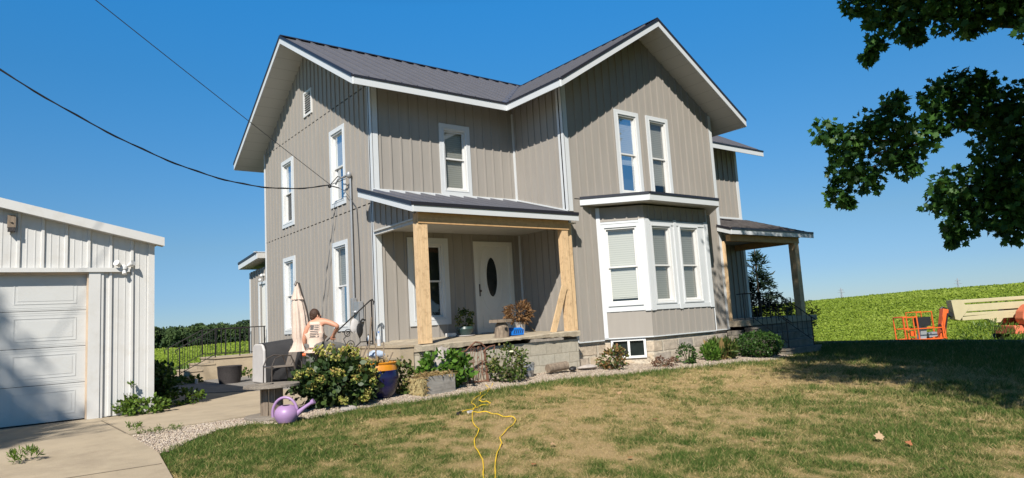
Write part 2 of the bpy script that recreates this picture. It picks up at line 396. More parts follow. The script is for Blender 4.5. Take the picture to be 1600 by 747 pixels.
_perm = RNG.uniform(0, 1, (256, 256))
def vnoise(x, y):
    xi = np.floor(x).astype(int); yi = np.floor(y).astype(int); fx = sst(x - xi); fy = sst(y - yi)
    g = lambda a, b: _perm[a % 256, b % 256]
    return (g(xi, yi) * (1 - fx) + g(xi + 1, yi) * fx) * (1 - fy) + (g(xi, yi + 1) * (1 - fx) + g(xi + 1, yi + 1) * fx) * fy
def fbm(x, y): return .5 * vnoise(x, y) + .27 * vnoise(x * 2.1 + 9, y * 2.1 + 4) + .15 * vnoise(x * 4.3 + 1, y * 4.3 + 7) + .08 * vnoise(x * 9 + 3, y * 9)

# ---------------------------------------------------------------- ground, paving, gravel
GRAV_IN = [(-4.97, -3.1), (-4.4, -2.95), (-4.0, -2.88), (-3.4, -2.8), (-3.0, -2.6), (-2.5, -2.2), (-2.0, -1.8), (-1.4, -1.5), (-.5, -1.5), (.3, -1.5), (1.4, -1.5), (2.56, -1.5), (3.64, -1.5), (5, -1.5), (6.45, -1.5), (8.4, -1.5), (9.5, -1.5)]

def is_lawn(x, y):
    x = np.asarray(x); y = np.asarray(y)
    edge = np.interp(x, GOX, GOY) + .05 * (vnoise(x * 5, y * 5) - .5) + .03
    right = np.interp(y, [-20, -9, -5.68, -4.54], [-5.8, -5.3, -5.0, -4.88])
    a = (x < 9.5) & (y < edge) & (x > right)
    b = (x >= 9.5) & ((y < -3.5) | (x > 11.3)) & ((y < -2.3) | (x > 13.5))
    c = (y > 7.5) & (x > -30)
    return a | b | c

def lawn_green(x, y):
    """how green and lush the turf is at a place"""
    d = np.interp(x, GOX, GOY) - y
    n = fbm(x * .75 + 3, y * .75) ; n2 = fbm(x * 2.6, y * 2.6 + 5)
    n3 = fbm(x * 7, y * 7 + 2)
    g = .35 + 1.0 * (n - .46) + 1.2 * (n2 - .5) + 1.5 * (n3 - .5) + .8 * (fbm(x * 17, y * 17) - .5)
    g += .75 * np.exp(-(d / .55) ** 2) * (x < 7.5)
    g += .75 * np.exp(-((x + 4.1) / .9) ** 2 - ((y + 4.8) / 1.3) ** 2)
    g += .28 * sst((-6.8 - y) / 2)
    g -= .26 * np.exp(-((x - 3.5) / 3.2) ** 2 - ((y + 5.0) / 1.2) ** 2)
    g -= .12 * np.exp(-((x + .8) / 1.8) ** 2 - ((y + 6.0) / 1.0) ** 2)
    g += .75 * sst((x - 7.5) / 4) * sst((y + 10) / 2)  # greener turf on the right, its darker colour also deepening the maple's shade
    return np.clip(g, 0, 1)

def axis_coords(lo, hi, fine0, fine1, step, grow):
    a = list(np.arange(fine0, fine1 + 1e-6, step)); s = step
    while a[-1] < hi: s *= grow; a.append(a[-1] + s)
    s = step
    while a[0] > lo: s *= grow; a.insert(0, a[0] - s)
    return np.array(a)
gx = axis_coords(-900, 2600, -9, 22, .12, 1.07); gy = axis_coords(-400, 2600, -14, 5, .12, 1.07)
GX, GY = np.meshgrid(gx, gy, indexing='ij'); GZ = zt(GX, GY)
me = bpy.data.meshes.new('ground'); nx, ny = GX.shape
me.vertices.add(nx * ny); me.vertices.foreach_set('co', np.stack([GX, GY, GZ], -1).astype(np.float32).ravel())
I = np.arange(nx * ny).reshape(nx, ny); Q = np.stack([I[:-1, :-1], I[1:, :-1], I[1:, 1:], I[:-1, 1:]], -1).reshape(-1, 4)
me.loops.add(Q.size); me.loops.foreach_set('vertex_index', Q.ravel().astype(np.int32))
me.polygons.add(len(Q)); me.polygons.foreach_set('loop_start', np.arange(0, Q.size, 4, dtype=np.int32)); me.polygons.foreach_set('loop_total', np.full(len(Q), 4, np.int32))
me.update(calc_edges=True); me.polygons.foreach_set('use_smooth', [True] * len(Q))
a = me.attributes.new('green', 'FLOAT', 'POINT'); a.data.foreach_set('value', lawn_green(GX, GY).astype(np.float32).ravel())
Dg = np.hypot(GX + 6.4, GY + 12.8)
fld = sst(np.where(GX > 12, (Dg - 31) / 4, (Dg - 21) / 2)) * ((GX > 12) | (GY > 8))
a = me.attributes.new('field', 'FLOAT', 'POINT'); a.data.foreach_set('value', fld.astype(np.float32).ravel())
m, N, L, b = nodes_of('turf_and_field')
ag = N.new('ShaderNodeAttribute'); ag.attribute_name = 'green'; af = N.new('ShaderNodeAttribute'); af.attribute_name = 'field'
tc = N.new('ShaderNodeTexCoord')
n1 = N.new('ShaderNodeTexNoise'); n1.inputs['Scale'].default_value = 26; n1.inputs['Detail'].default_value = 9; n1.inputs['Roughness'].default_value = .75; L.new(tc.outputs['Object'], n1.inputs['Vector'])
ad = N.new('ShaderNodeMath'); ad.operation = 'MULTIPLY_ADD'; ad.inputs[1].default_value = 1.7; L.new(n1.outputs['Fac'], ad.inputs[0]); 
sb = N.new('ShaderNodeMath'); sb.operation = 'SUBTRACT'; sb.inputs[1].default_value = .86; L.new(ag.outputs['Fac'], sb.inputs[0]); L.new(sb.outputs[0], ad.inputs[2])
cr = N.new('ShaderNodeValToRGB'); e = cr.color_ramp.elements; e[0].position = .05; e[0].color = (.36, .26, .13, 1); e[1].position = .75; e[1].color = (.055, .085, .018, 1)
x_ = e.new(.4); x_.color = (.21, .18, .07, 1)
L.new(ad.outputs[0], cr.inputs[0])
n2 = N.new('ShaderNodeTexNoise'); n2.inputs['Scale'].default_value = .9; n2.inputs['Detail'].default_value = 12; n2.inputs['Roughness'].default_value = .8; L.new(tc.outputs['Object'], n2.inputs['Vector'])
c2 = N.new('ShaderNodeValToRGB'); e = c2.color_ramp.elements; e[0].position = .36; e[0].color = (.085, .15, .018, 1); e[1].position = .66; e[1].color = (.18, .27, .045, 1)
L.new(n2.outputs['Fac'], c2.inputs[0])
mx = N.new('ShaderNodeMixRGB'); L.new(af.outputs['Fac'], mx.inputs[0]); L.new(cr.outputs[0], mx.inputs[1]); L.new(c2.outputs[0], mx.inputs[2])
L.new(mx.outputs[0], b.inputs['Base Color']); b.inputs['Roughness'].default_value = .95; b.inputs['Specular IOR Level'].default_value = .1
bp = N.new('ShaderNodeBump'); bp.inputs['Strength'].default_value = .7; bp.inputs['Distance'].default_value = .03; L.new(n1.outputs['Fac'], bp.inputs['Height']); L.new(bp.outputs[0], b.inputs['Normal'])
M['turf'] = m; me.materials.append(m)
ground = bpy.data.objects.new('ground', me); COL.objects.link(ground); tag(ground, kind='structure')

def resample(pl, n):
    P = np.array(pl, float); s = np.r_[0, np.cumsum(np.hypot(*np.diff(P, axis=0).T))]
    t = np.linspace(0, s[-1], n); return np.stack([np.interp(t, s, P[:, 0]), np.interp(t, s, P[:, 1])], -1)
def strip(name, A, B, off, m, n=60, k=14, skirt=.06, jag=0, bed=False):
    A = resample(A, n); B = resample(B, n); mb = MB()
    if jag: A = A + RNG.normal(size=A.shape) * jag
    V = []
    for i in range(n):
        for j in range(k + 1):
            p = A[i] * (1 - j / k) + B[i] * j / k; V.append((p[0], p[1], (zb(p[0], p[1]) if bed else zg(p[0], p[1]) + off)))
    F_ = [(i * (k + 1) + j, (i + 1) * (k + 1) + j, (i + 1) * (k + 1) + j + 1, i * (k + 1) + j + 1) for i in range(n - 1) for j in range(k)]
    rim = [i * (k + 1) for i in range(n)] + [(n - 1) * (k + 1) + j for j in range(1, k + 1)] + [i * (k + 1) + k for i in range(n - 2, -1, -1)] + [j for j in range(k - 1, 0, -1)]
    b0 = len(V); V += [(V[q][0], V[q][1], V[q][2] - skirt) for q in rim]
    F_ += [(rim[q], rim[(q + 1) % len(rim)], b0 + (q + 1) % len(rim), b0 + q) for q in range(len(rim))]
    mb.add(V, F_); o = mb.build(name, m); return tag(o, kind='structure')

m, N, L, b = nodes_of('pale_gravel')
tc = N.new('ShaderNodeTexCoord'); vo = N.new('ShaderNodeTexVoronoi'); vo.inputs['Scale'].default_value = 28; L.new(tc.outputs['Object'], vo.inputs['Vector'])
cr = N.new('ShaderNodeValToRGB'); e = cr.color_ramp.elements; e[0].color = (.24, .17, .13, 1); e[1].color = (.60, .50, .38, 1); q = e.new(.5); q.color = (.46, .38, .29, 1)
sx = N.new('ShaderNodeSeparateColor'); L.new(vo.outputs['Color'], sx.inputs[0]); L.new(sx.outputs[0], cr.inputs[0]); L.new(cr.outputs[0], b.inputs['Base Color'])
bp = N.new('ShaderNodeBump'); bp.invert = True; bp.inputs['Strength'].default_value = 1; bp.inputs['Distance'].default_value = .03; L.new(vo.outputs['Distance'], bp.inputs['Height']); L.new(bp.outputs[0], b.inputs['Normal'])
b.inputs['Roughness'].default_value = .9; M['gravel'] = m
strip('gravel_bed', GRAV_OUT, GRAV_IN, .012, 'gravel', 110, 16, .03, jag=.02, bed=True)
strip('driveway', [(-4.985, -.46), (-4.985, -3.06), (-4.9, -4.54), (-5.0, -5.68), (-5.3, -9), (-5.8, -16)], [(-16, -.46), (-16, -3), (-16, -4.5), (-16, -6), (-16, -9), (-16, -16)], .035, 'concrete', 90, 20)
strip('garden_path', [(-4.97, -3.05), (-4.2, -2.9), (-3.3, -2.75), (-2.3, -2.0), (-1.5, -1.2), (-1.35, .9)], [(-4.97, -.46), (-4.3, -.3), (-4.1, .5), (-4.0, 1.6), (-3.5, 2.6), (-3.2, 2.9)], .03, 'concrete', 50, 14)
strip('patio', [(-3.2, 2.6), (-1.4, .9), (-.03, .9)], [(-3.4, 6.2), (-1.6, 6.9), (-.03, 6.9)], .045, 'patio', 24, 20)
# fine joints sawn in the driveway
jb = MB()
for (x0, y0, x1, y1) in ((-4.98, -5.15, -9.5, -5.0), (-5.02, -1.0, -4.99, -3.0)):
    for i in range(24):
        t0, t1 = i / 24, (i + 1) / 24
        p = (x0 + (x1 - x0) * t0, y0 + (y1 - y0) * t0); q = (x0 + (x1 - x0) * t1, y0 + (y1 - y0) * t1)
        jb.beam((*p, zg(*p) + .036), (*q, zg(*q) + .036), .018, .006)
tag(jb.build('driveway_joint', mat('dark_joint', (.16, .13, .09), .95)), kind='structure')

# pebbles lying on the gravel
def pebbles(name, n):
    i = RNG.integers(0, len(GRAV_OUT) - 1, n * 2); t = RNG.uniform(0, 1, n * 2); s = RNG.uniform(0, 1, n * 2) ** 1.2
    w = np.hypot(np.diff(GOX), np.diff(GOY)); i = RNG.choice(len(w), n * 2, p=w / w.sum())
    A = np.array(GRAV_OUT); B = np.array(GRAV_IN)
    P = (A[i] * (1 - t)[:, None] + A[i + 1] * t[:, None]) * (1 - s)[:, None] + (B[i] * (1 - t)[:, None] + B[i + 1] * t[:, None]) * s[:, None]
    P += RNG.normal(size=P.shape) * .025
    P = P[:n]; z = zt(P[:, 0], P[:, 1]) + bedrise(P[:, 0], P[:, 1]) + .003
    oct_ = np.array([(1, 0, 0), (0, 1, 0), (-1, 0, 0), (0, -1, 0), (0, 0, 1), (0, 0, -.4)], float)
    fc = np.array([(0, 1, 4), (1, 2, 4), (2, 3, 4), (3, 0, 4), (1, 0, 5), (2, 1, 5), (3, 2, 5), (0, 3, 5)])
    a = RNG.uniform(0, 6.3, n); R = RNG.uniform(.007, .02, n); el = RNG.uniform(.6, 1, n)
    X = oct_[None, :, 0] * R[:, None]; Y = oct_[None, :, 1] * (R * el)[:, None]; Zz = oct_[None, :, 2] * (R * .65)[:, None]
    V = np.stack([P[:, 0, None] + X * np.cos(a)[:, None] - Y * np.sin(a)[:, None], P[:, 1, None] + X * np.sin(a)[:, None] + Y * np.cos(a)[:, None], z[:, None] + Zz], -1)
    me = bpy.data.meshes.new(name); me.vertices.add(n * 6); me.vertices.foreach_set('co', V.astype(np.float32).ravel())
    F_ = (fc[None] + 6 * np.arange(n)[:, None, None]).reshape(-1, 3)
    me.loops.add(F_.size); me.loops.foreach_set('vertex_index', F_.ravel().astype(np.int32)); me.polygons.add(len(F_))
    me.polygons.foreach_set('loop_start', np.arange(0, F_.size, 3, dtype=np.int32)); me.polygons.foreach_set('loop_total', np.full(len(F_), 3, np.int32)); me.update(calc_edges=True)
    at = me.attributes.new('rnd', 'FLOAT', 'POINT'); at.data.foreach_set('value', np.repeat(RNG.uniform(0, 1, n), 6).astype(np.float32))
    me.materials.append(leaf_mat('pebble_colours', [(.20, .14, .11), (.42, .34, .26), (.56, .47, .36), (.30, .25, .22), (.66, .58, .47)], .85, 0))
    o = bpy.data.objects.new(name, me); COL.objects.link(o); return o
tag(pebbles('gravel_stones', 26000), 'loose pale gravel stones along the foot of the house', 'gravel', kind='stuff')

# ---------------------------------------------------------------- the farmhouse
L1, PY, G, W = 3.853, 1.827, 5.583, 7.033
E1 = L1 + G; XR = 13.31; XM = L1 + G / 2
OH, OG, OG2 = .632, .677, .72
ZE, ZR, ZR2, FH = 5.359, 7.75, 7.482, .16
s2 = (ZR - ZE) / (W / 2 + OH); s1 = (ZR2 - ZE) / (G / 2 + OH)
house = thing('farmhouse', 'two-storey taupe board-and-batten farmhouse with charcoal metal roof and front porch', 'house', (0, 0, -.88))

def span_minus(z0, z1, cuts):
    sp = [(z0, z1)]
    for a, b in sorted(cuts):
        nsp = []
        for p, q in sp:
            if b <= p or a >= q: nsp.append((p, q)); continue
            if a > p: nsp.append((p, a))
            if b < q: nsp.append((b, q))
        sp = nsp
    return [(p, q) for p, q in sp if q - p > 1e-4]

def wall(F, U0, U1, zb, top, holes=(), phase=.1, sp=.25, gaps=(), parent=house, bt=.024, name='wall', m='siding'):
    tu = [t[0] for t in top]; tz = [t[1] for t in top]; T = lambda u: float(np.interp(u, tu, tz))
    br = sorted(set([U0, U1] + [t for t in tu if U0 < t < U1] + [h for q in holes for h in q[:2] if U0 < h < U1]))
    mb = MB()
    for a, b_ in zip(br, br[1:]):
        mid = (a + b_) / 2; cuts = [(h[2], h[3]) for h in holes if h[0] < mid < h[1]] + [(g[0], g[1]) for g in gaps if len(g) == 2 or g[2] <= mid <= g[3]]
        tm = min(T(a), T(b_)); mx = max(T(a), T(b_))
        for p, q in span_minus(zb, tm, cuts):
            mb.add([F.P(a, 0, p), F.P(b_, 0, p), F.P(b_, 0, q), F.P(a, 0, q)], [(0, 1, 2, 3)])
        if mx - tm > 1e-3:
            if T(a) < T(b_): mb.add([F.P(a, 0, tm), F.P(b_, 0, tm), F.P(b_, 0, mx)], [(0, 1, 2)])
            else: mb.add([F.P(a, 0, tm), F.P(b_, 0, tm), F.P(a, 0, mx)], [(0, 1, 2)])
    k = U0 + phase
    while k < U1 - .02:
        for p, q in span_minus(zb, T(k), [(h[2], h[3]) for h in holes if h[0] - .02 < k < h[1] + .02]):
            mb.fbox(F, k - .017, k + .017, -.002, bt, p + .001, q)
            mb.fbox(F, k - .028, k + .028, -.003, .005, p + .002, q - .001)
        k += sp
    # underside of the cladding, closing the joint
    o = mb.build(name, m, parent); return o

def rectframe(mb, F, u0, u1, z0, z1, t, w0, w1, tb=None, tt=None):
    tb = t if tb is None else tb; tt = t if tt is None else tt
    mb.fbox(F, u0, u0 + t, w0, w1, z0, z1); mb.fbox(F, u1 - t, u1, w0, w1, z0, z1)
    mb.fbox(F, u0 + t, u1 - t, w0, w1, z0, z0 + tb); mb.fbox(F, u0 + t, u1 - t, w0, w1, z1 - tt, z1)

def window(F, u0, u1, z0, z1, tw=.11, mid=.5, blind=1.0, trim=True, jamb=.035, parent=house, label=None, dark=False):
    t = MB()
    if trim:
        rectframe(t, F, u0, u1, z0, z1, tw, -.02, .030)
        rectframe(t, F, u0 + tw - .022, u1 - tw + .022, z0 + tw - .022, z1 - tw + .022, .020, .030, .037)
        w_ = t.build('window', 'white_trim', parent, label=label)
        a0, a1, b0, b1 = u0 + tw, u1 - tw, z0 + tw, z1 - tw
    else:
        a0, a1, b0, b1 = u0, u1, z0, z1
        rectframe(t, F, a0 - .03, a1 + .03, b0 - .03, b1 + .03, .03, -.02, .040); w_ = t.build('window', 'white_trim', parent, label=label)
    f = MB(); rectframe(f, F, a0, a1, b0, b1, jamb, -.13, .012, tb=.045)
    f.fbox(F, a0 + jamb, a1 - jamb, -.10, -.085, b0 + .045, b0 + .06)
    f.build('frame', 'white_vinyl', w_)
    c0, c1, d0, d1 = a0 + jamb + .001, a1 - jamb - .001, b0 + .046, b1 - jamb - .001
    zm = d0 + (d1 - d0) * mid
    up = MB(); rectframe(up, F, c0, c1, zm - .02, d1, .035, -.065, -.035); up.build('sash', 'white_vinyl', w_)
    lo = MB(); rectframe(lo, F, c0, c1, d0, zm + .02, .038, -.10, -.068); lo.build('sash', 'white_vinyl', w_)
    for (p, q, w) in ((zm, d1 - .03, -.05), (d0 + .03, zm, -.085)):
        g = MB(); g.add([F.P(c0 + .03, w, p), F.P(c1 - .03, w, p), F.P(c1 - .03, w, q), F.P(c0 + .03, w, q)], [(0, 1, 2, 3)]); g.build('pane', 'glass', w_)
    if blind > 0:
        zz = d1 - (d1 - d0) * blind; s = MB(); s.fbox(F, c0 - .01, c1 + .01, -.128, -.12, zz, d1)
        s.fbox(F, c0 - .01, c1 + .01, -.135, -.115, zz - .03, zz - .005); s.build('blind', 'blind', w_)
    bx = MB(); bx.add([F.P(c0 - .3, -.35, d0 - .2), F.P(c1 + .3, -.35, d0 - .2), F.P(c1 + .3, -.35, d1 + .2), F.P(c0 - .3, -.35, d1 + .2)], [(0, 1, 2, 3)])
    bx.build('dark_room_backing', mat('dim_interior', (.05, .05, .05), .9), w_)  # plain dark sheet standing in for the unlit room behind the glass
    return w_

def corner_board(F, u0, u1, z0, z1, w=.024, m='white_trim'):
    mb = MB(); mb.fbox(F, u0, u1, -.01, w, z0, z1); mb.build('corner_board', m, house)

FW = Fr((0, 0), (1, 0), (0, -1))            # left wing front, y = 0
FG = Fr((0, 0), (0, 1), (-1, 0))            # left gable end, x = 0
FF = Fr((0, -PY), (1, 0), (0, -1))          # front gable, y = -PY
FS = Fr((L1, 0), (0, -1), (-1, 0))          # side of the front wing, x = L1
FSR = Fr((E1, 0), (0, -1), (1, 0))
def zA(y): return ZE + s2 * (y + OH) - FH - .0
# left gable wall
gw = [(4.652, 5.543, 3.127, 4.988), (1.319, 2.195, 3.127, 4.988), (1.319, 2.195, .249, 2.303), (4.652, 5.543, .249, 2.303), (3.236, 3.781, 5.788, 6.445)]
gh = [(a + .02, b - .02, c + .02, d - .02) for a, b, c, d in gw]
wall(FG, 0, W, -.15, [(0, zA(0)), (W / 2, zA(W / 2)), (W, zA(0))], gh, .07, .2495,
     gaps=[(2.905, 2.93), (5.505, 5.53)] + [(c - .022, c + .02, a, b) for a, b, c, d in gw])
window(FG, *gw[0], blind=.45); window(FG, *gw[1], blind=.5); window(FG, *gw[2], blind=.5); window(FG, *gw[3], blind=.55)
v = MB(); rectframe(v, FG, 3.236, 3.781, 5.788, 6.445, .05, -.01, .035)
vt = v.build('gable_vent', 'white_vinyl', house); v = MB()
for i in range(9):
    z = 5.85 + i * .062
    v.hexa([FG.P(3.286, -.02, z + .03), FG.P(3.731, -.02, z + .03), FG.P(3.731, .025, z - .0), FG.P(3.286, .025, z - .0), FG.P(3.286, -.02, z + .042), FG.P(3.731, -.02, z + .042), FG.P(3.731, .025, z + .012), FG.P(3.286, .025, z + .012)])
v.build('louvre', 'white_vinyl', vt)
# left wing front wall
fw = (1.685, 2.521, 3.186, 4.858); lw = (.74, 1.77, .26, 2.18); dr = (2.46, 3.583, -.02, 2.13)
wall(FW, 0, L1, -.03, [(0, zA(0)), (L1, zA(0))], [tuple([fw[0] + .02, fw[1] - .02, fw[2] + .02, fw[3] - .02]), (lw[0] + .02, lw[1] - .02, lw[2] + .02, lw[3] - .02), (dr[0] + .02, dr[1] - .02, -.03, dr[3] - .02)], .19, .25)
window(FW, *fw, blind=1.0, mid=.52)
window(FW, lw[0], lw[1], lw[2], lw[3], blind=0, tw=.13)
# side wall of the front wing
wall(FS, 0, PY, -.3, [(0, ZE + s1 * OH - FH), (PY, ZE + s1 * OH - FH)], (), .12, .235)
# front gable wall
g1 = (5.578, 6.441, 3.06, 5.237); g2 = (6.73, 7.578, 3.06, 5.237)
zG = lambda x: ZE + s1 * (min(x - L1, E1 - x) + OH) - FH
wall(FF, L1, E1, -.3, [(L1, zG(L1)), (XM, zG(XM)), (E1, zG(E1))], [(g[0] + .02, g[1] - .02, g[2] + .02, g[3] - .02) for g in (g1, g2)] + [(4.75, 8.47, -.3, 2.72)], .17, .252, gaps=[(2.905, 2.925)])
window(FF, *g1, blind=.62); window(FF, *g2, blind=.85)
# right side of front wing and right wing
wall(FSR, 0, PY, -.3, [(0, ZE + s1 * OH - FH), (PY, ZE + s1 * OH - FH)], (), .12, .25)
wall(FW, E1, XR, -.15, [(E1, zA(0)), (XR, zA(0))], (), .2, .265)
FRG = Fr((XR, 0), (0, 1), (1, 0))
wall(FRG, 0, W, -.3, [(0, zA(0)), (W / 2, zA(W / 2)), (W, zA(0))], (), .1, .25)
FB = Fr((0, W), (1, 0), (0, 1))
wall(FB, 0, XR, -.3, [(0, zA(0)), (XR, zA(0))], (), .1, .25)
# corner boards
corner_board(FW, .0, .135, -.05, zA(0), .026); corner_board(FG, -.026, .115, -.15, zA(0) - .02, .024)
corner_board(FG, W - .05, W, -.15, zA(0), .024)
corner_board(FS, PY - .15, PY + .026, 2.63, zA(0) + .1, .024); corner_board(FF, L1 + .0, L1 + .135, 2.62, zG(L1 + .05), .026)
corner_board(FF, L1 - .024, L1 + .035, -.31, 2.60, .024)
corner_board(FS, .0, .05, -.02, ZE, .03)
corner_board(FF, E1 - .10, E1, -.31, zG(E1) - .0, .024); corner_board(FSR, PY - .1, PY + .024, -.3, zG(E1), .024)
corner_board(FW, XR - .10, XR + .024, -.15, zA(0), .024)
for F_, a_, b_, z_ in ((FF, L1 + .035, 4.68, -.325), (FF, 8.5, E1, -.325), (FG, .0, W, -.175)): mb = MB(); mb.fbox(F_, a_, b_, 0, .022, z_, z_ + .025); mb.build('base_trim', 'white_trim', house)

# roofs
def clip_line(poly, ax, c):
    """range along the other axis where the line (axis ax = c) lies inside a convex plan polygon"""
    o = 1 - ax; hit = []
    for p, q in zip(poly, poly[1:] + poly[:1]):
        if (p[ax] - c) * (q[ax] - c) < 0: t = (c - p[ax]) / (q[ax] - p[ax]); hit.append(p[o] + (q[o] - p[o]) * t)
    return (min(hit), max(hit)) if len(hit) >= 2 else None
def roofpiece(poly, zf, sof, ax, sp, ph, m='roof', th=FH - .005, ribs=True, par=None):
    par = par or ROOF
    top = [(x, y, zf(x, y)) for x, y in poly]
    MB().prism([(x, y, z - .012) for x, y, z in top], (0, 0, -th)).build('soffit', sof, par)
    mb = MB().prism([(x, y, z + .008) for x, y, z in top], (0, 0, -.016))
    if ribs:
        lo = min(p[ax] for p in poly); hi = max(p[ax] for p in poly); c = lo + ph
        while c < hi - .02:
            r = clip_line(poly, ax, c)
            if r and r[1] - r[0] > .08:
                e0, e1 = r[0] + .03, r[1] - .02
                p = (c, e0) if ax == 0 else (e0, c); q = (c, e1) if ax == 0 else (e1, c)
                mb.beam((*p, zf(*p) + .028), (*q, zf(*q) + .028), .022, .04)
            c += sp
    return mb.build('panel', m, par)
def edge(p, q, out, h=FH + .005, t=.025, top=-.012, drip=True, par=None, m='white_trim', lift=0):
    par = par or ROOF
    out = Vector(out).normalized(); p = Vector(p); q = Vector(q)
    a, b_ = p + Vector((0, 0, top)), q + Vector((0, 0, top))
    MB().prism([a, b_, b_ - Vector((0, 0, h)), a - Vector((0, 0, h))], out * t).build('fascia', m, par)
    if drip:
        a2, b2 = p + Vector((0, 0, .016 + lift)), q + Vector((0, 0, .016 + lift)); o2 = out * (t + .018)
        MB().prism([a2, b2, b2 - Vector((0, 0, .045 + lift)), a2 - Vector((0, 0, .045 + lift))], o2).build('drip_edge', 'roof_edge', par)
ROOF = MB().beam((-OG, W / 2, ZR + .02), (XR + OG, W / 2, ZR + .02), .02, .02).build('roof', 'roof_edge', house)
fa = lambda x, y: ZE + s2 * (y + OH)
fbk = lambda x, y: ZE + s2 * (W + OH - y)
fl = lambda x, y: ZE + s1 * (x - L1 + OH)
fr = lambda x, y: ZE + s1 * (E1 + OH - x)
vy = -OH + (ZR2 - ZE) / s2
XL, XRr = -OG, XR + .65
roofpiece([(XL, -OH), (L1 - OH, -OH), (XM, vy), (XM, W / 2), (XL, W / 2)], fa, 'soffit_a', 0, .38, .365)
roofpiece([(XRr, W / 2), (XM, W / 2), (XM, vy), (E1 + OH, -OH), (XRr, -OH)], fa, 'soffit_a', 0, .38, .2)
roofpiece([(XL, W / 2), (XRr, W / 2), (XRr, W + OH), (XL, W + OH)], fbk, 'soffit_a', 0, .38, .365)
YF = -PY - OG2
roofpiece([(L1 - OH, YF), (XM, YF), (XM, vy), (L1 - OH, -OH)], fl, 'soffit_b', 1, .38, .3)
roofpiece([(XM, YF), (E1 + OH, YF), (E1 + OH, -OH), (XM, vy)], fr, 'soffit_b', 1, .38, .3)
P3 = lambda x, y, f: (x, y, f(x, y))
edge(P3(XL, -OH, fa), P3(L1 - OH, -OH, fa), (0, -1, 0)); edge(P3(E1 + OH, -OH, fa), P3(XRr, -OH, fa), (0, -1, 0))
edge(P3(XL, -OH, fa), P3(XL, W / 2, fa), (-1, 0, 0), lift=.02); edge(P3(XL, W / 2, fbk), P3(XL, W + OH, fbk), (-1, 0, 0), lift=.02)
edge(P3(XRr, -OH, fa), P3(XRr, W / 2, fa), (1, 0, 0)); edge(P3(XRr, W / 2, fbk), P3(XRr, W + OH, fbk), (1, 0, 0)); edge(P3(XL, W + OH, fbk), P3(XRr, W + OH, fbk), (0, 1, 0))
edge(P3(L1 - OH, -OH, fl), P3(L1 - OH, YF, fl), (-1, 0, 0)); edge(P3(E1 + OH, -OH, fr), P3(E1 + OH, YF, fr), (1, 0, 0))
edge(P3(L1 - OH, YF, fl), P3(XM, YF, fl), (0, -1, 0), lift=.02); edge(P3(XM, YF, fr), P3(E1 + OH, YF, fr), (0, -1, 0), lift=.02)
# ridge caps and valley metal
rc = MB()
for p, q in (((XL - .02, W / 2, ZR + .045), (XRr, W / 2, ZR + .045)),):
    rc.prism([(p[0], W / 2 - .13, ZR - .13 * s2 + .055), (p[0], W / 2, ZR + .065), (p[0], W / 2 + .13, ZR - .13 * s2 + .055), (p[0], W / 2, ZR + .04)], (q[0] - p[0], 0, 0))
rc.prism([(XM - .13, YF - .02, ZR2 - .13 * s1 + .055), (XM, YF - .02, ZR2 + .065), (XM + .13, YF - .02, ZR2 - .13 * s1 + .055), (XM, YF - .02, ZR2 + .04)], (0, vy - YF, 0))
rc.build('ridge_cap', 'roof_edge', ROOF)
vm = MB()
for xe, sgn, ff in ((L1 - OH, 1, fl), (E1 + OH, -1, fr)):
    a, b_ = Vector((xe, -OH, ZE + .014)), Vector((XM, vy, ZR2 + .014)); n_ = 10
    vm.add([a + Vector((-.15 * sgn, 0, 0.006)), a + Vector((0, 0, .0)), b_, b_ + Vector((-.15 * sgn, 0, .006))], [(0, 1, 2, 3)])
    vm.add([a, a + Vector((0, -.13, .006)), b_ + Vector((0, -.13, .006)), b_], [(0, 1, 2, 3)])
vm.build('valley_flashing', 'flash', ROOF)

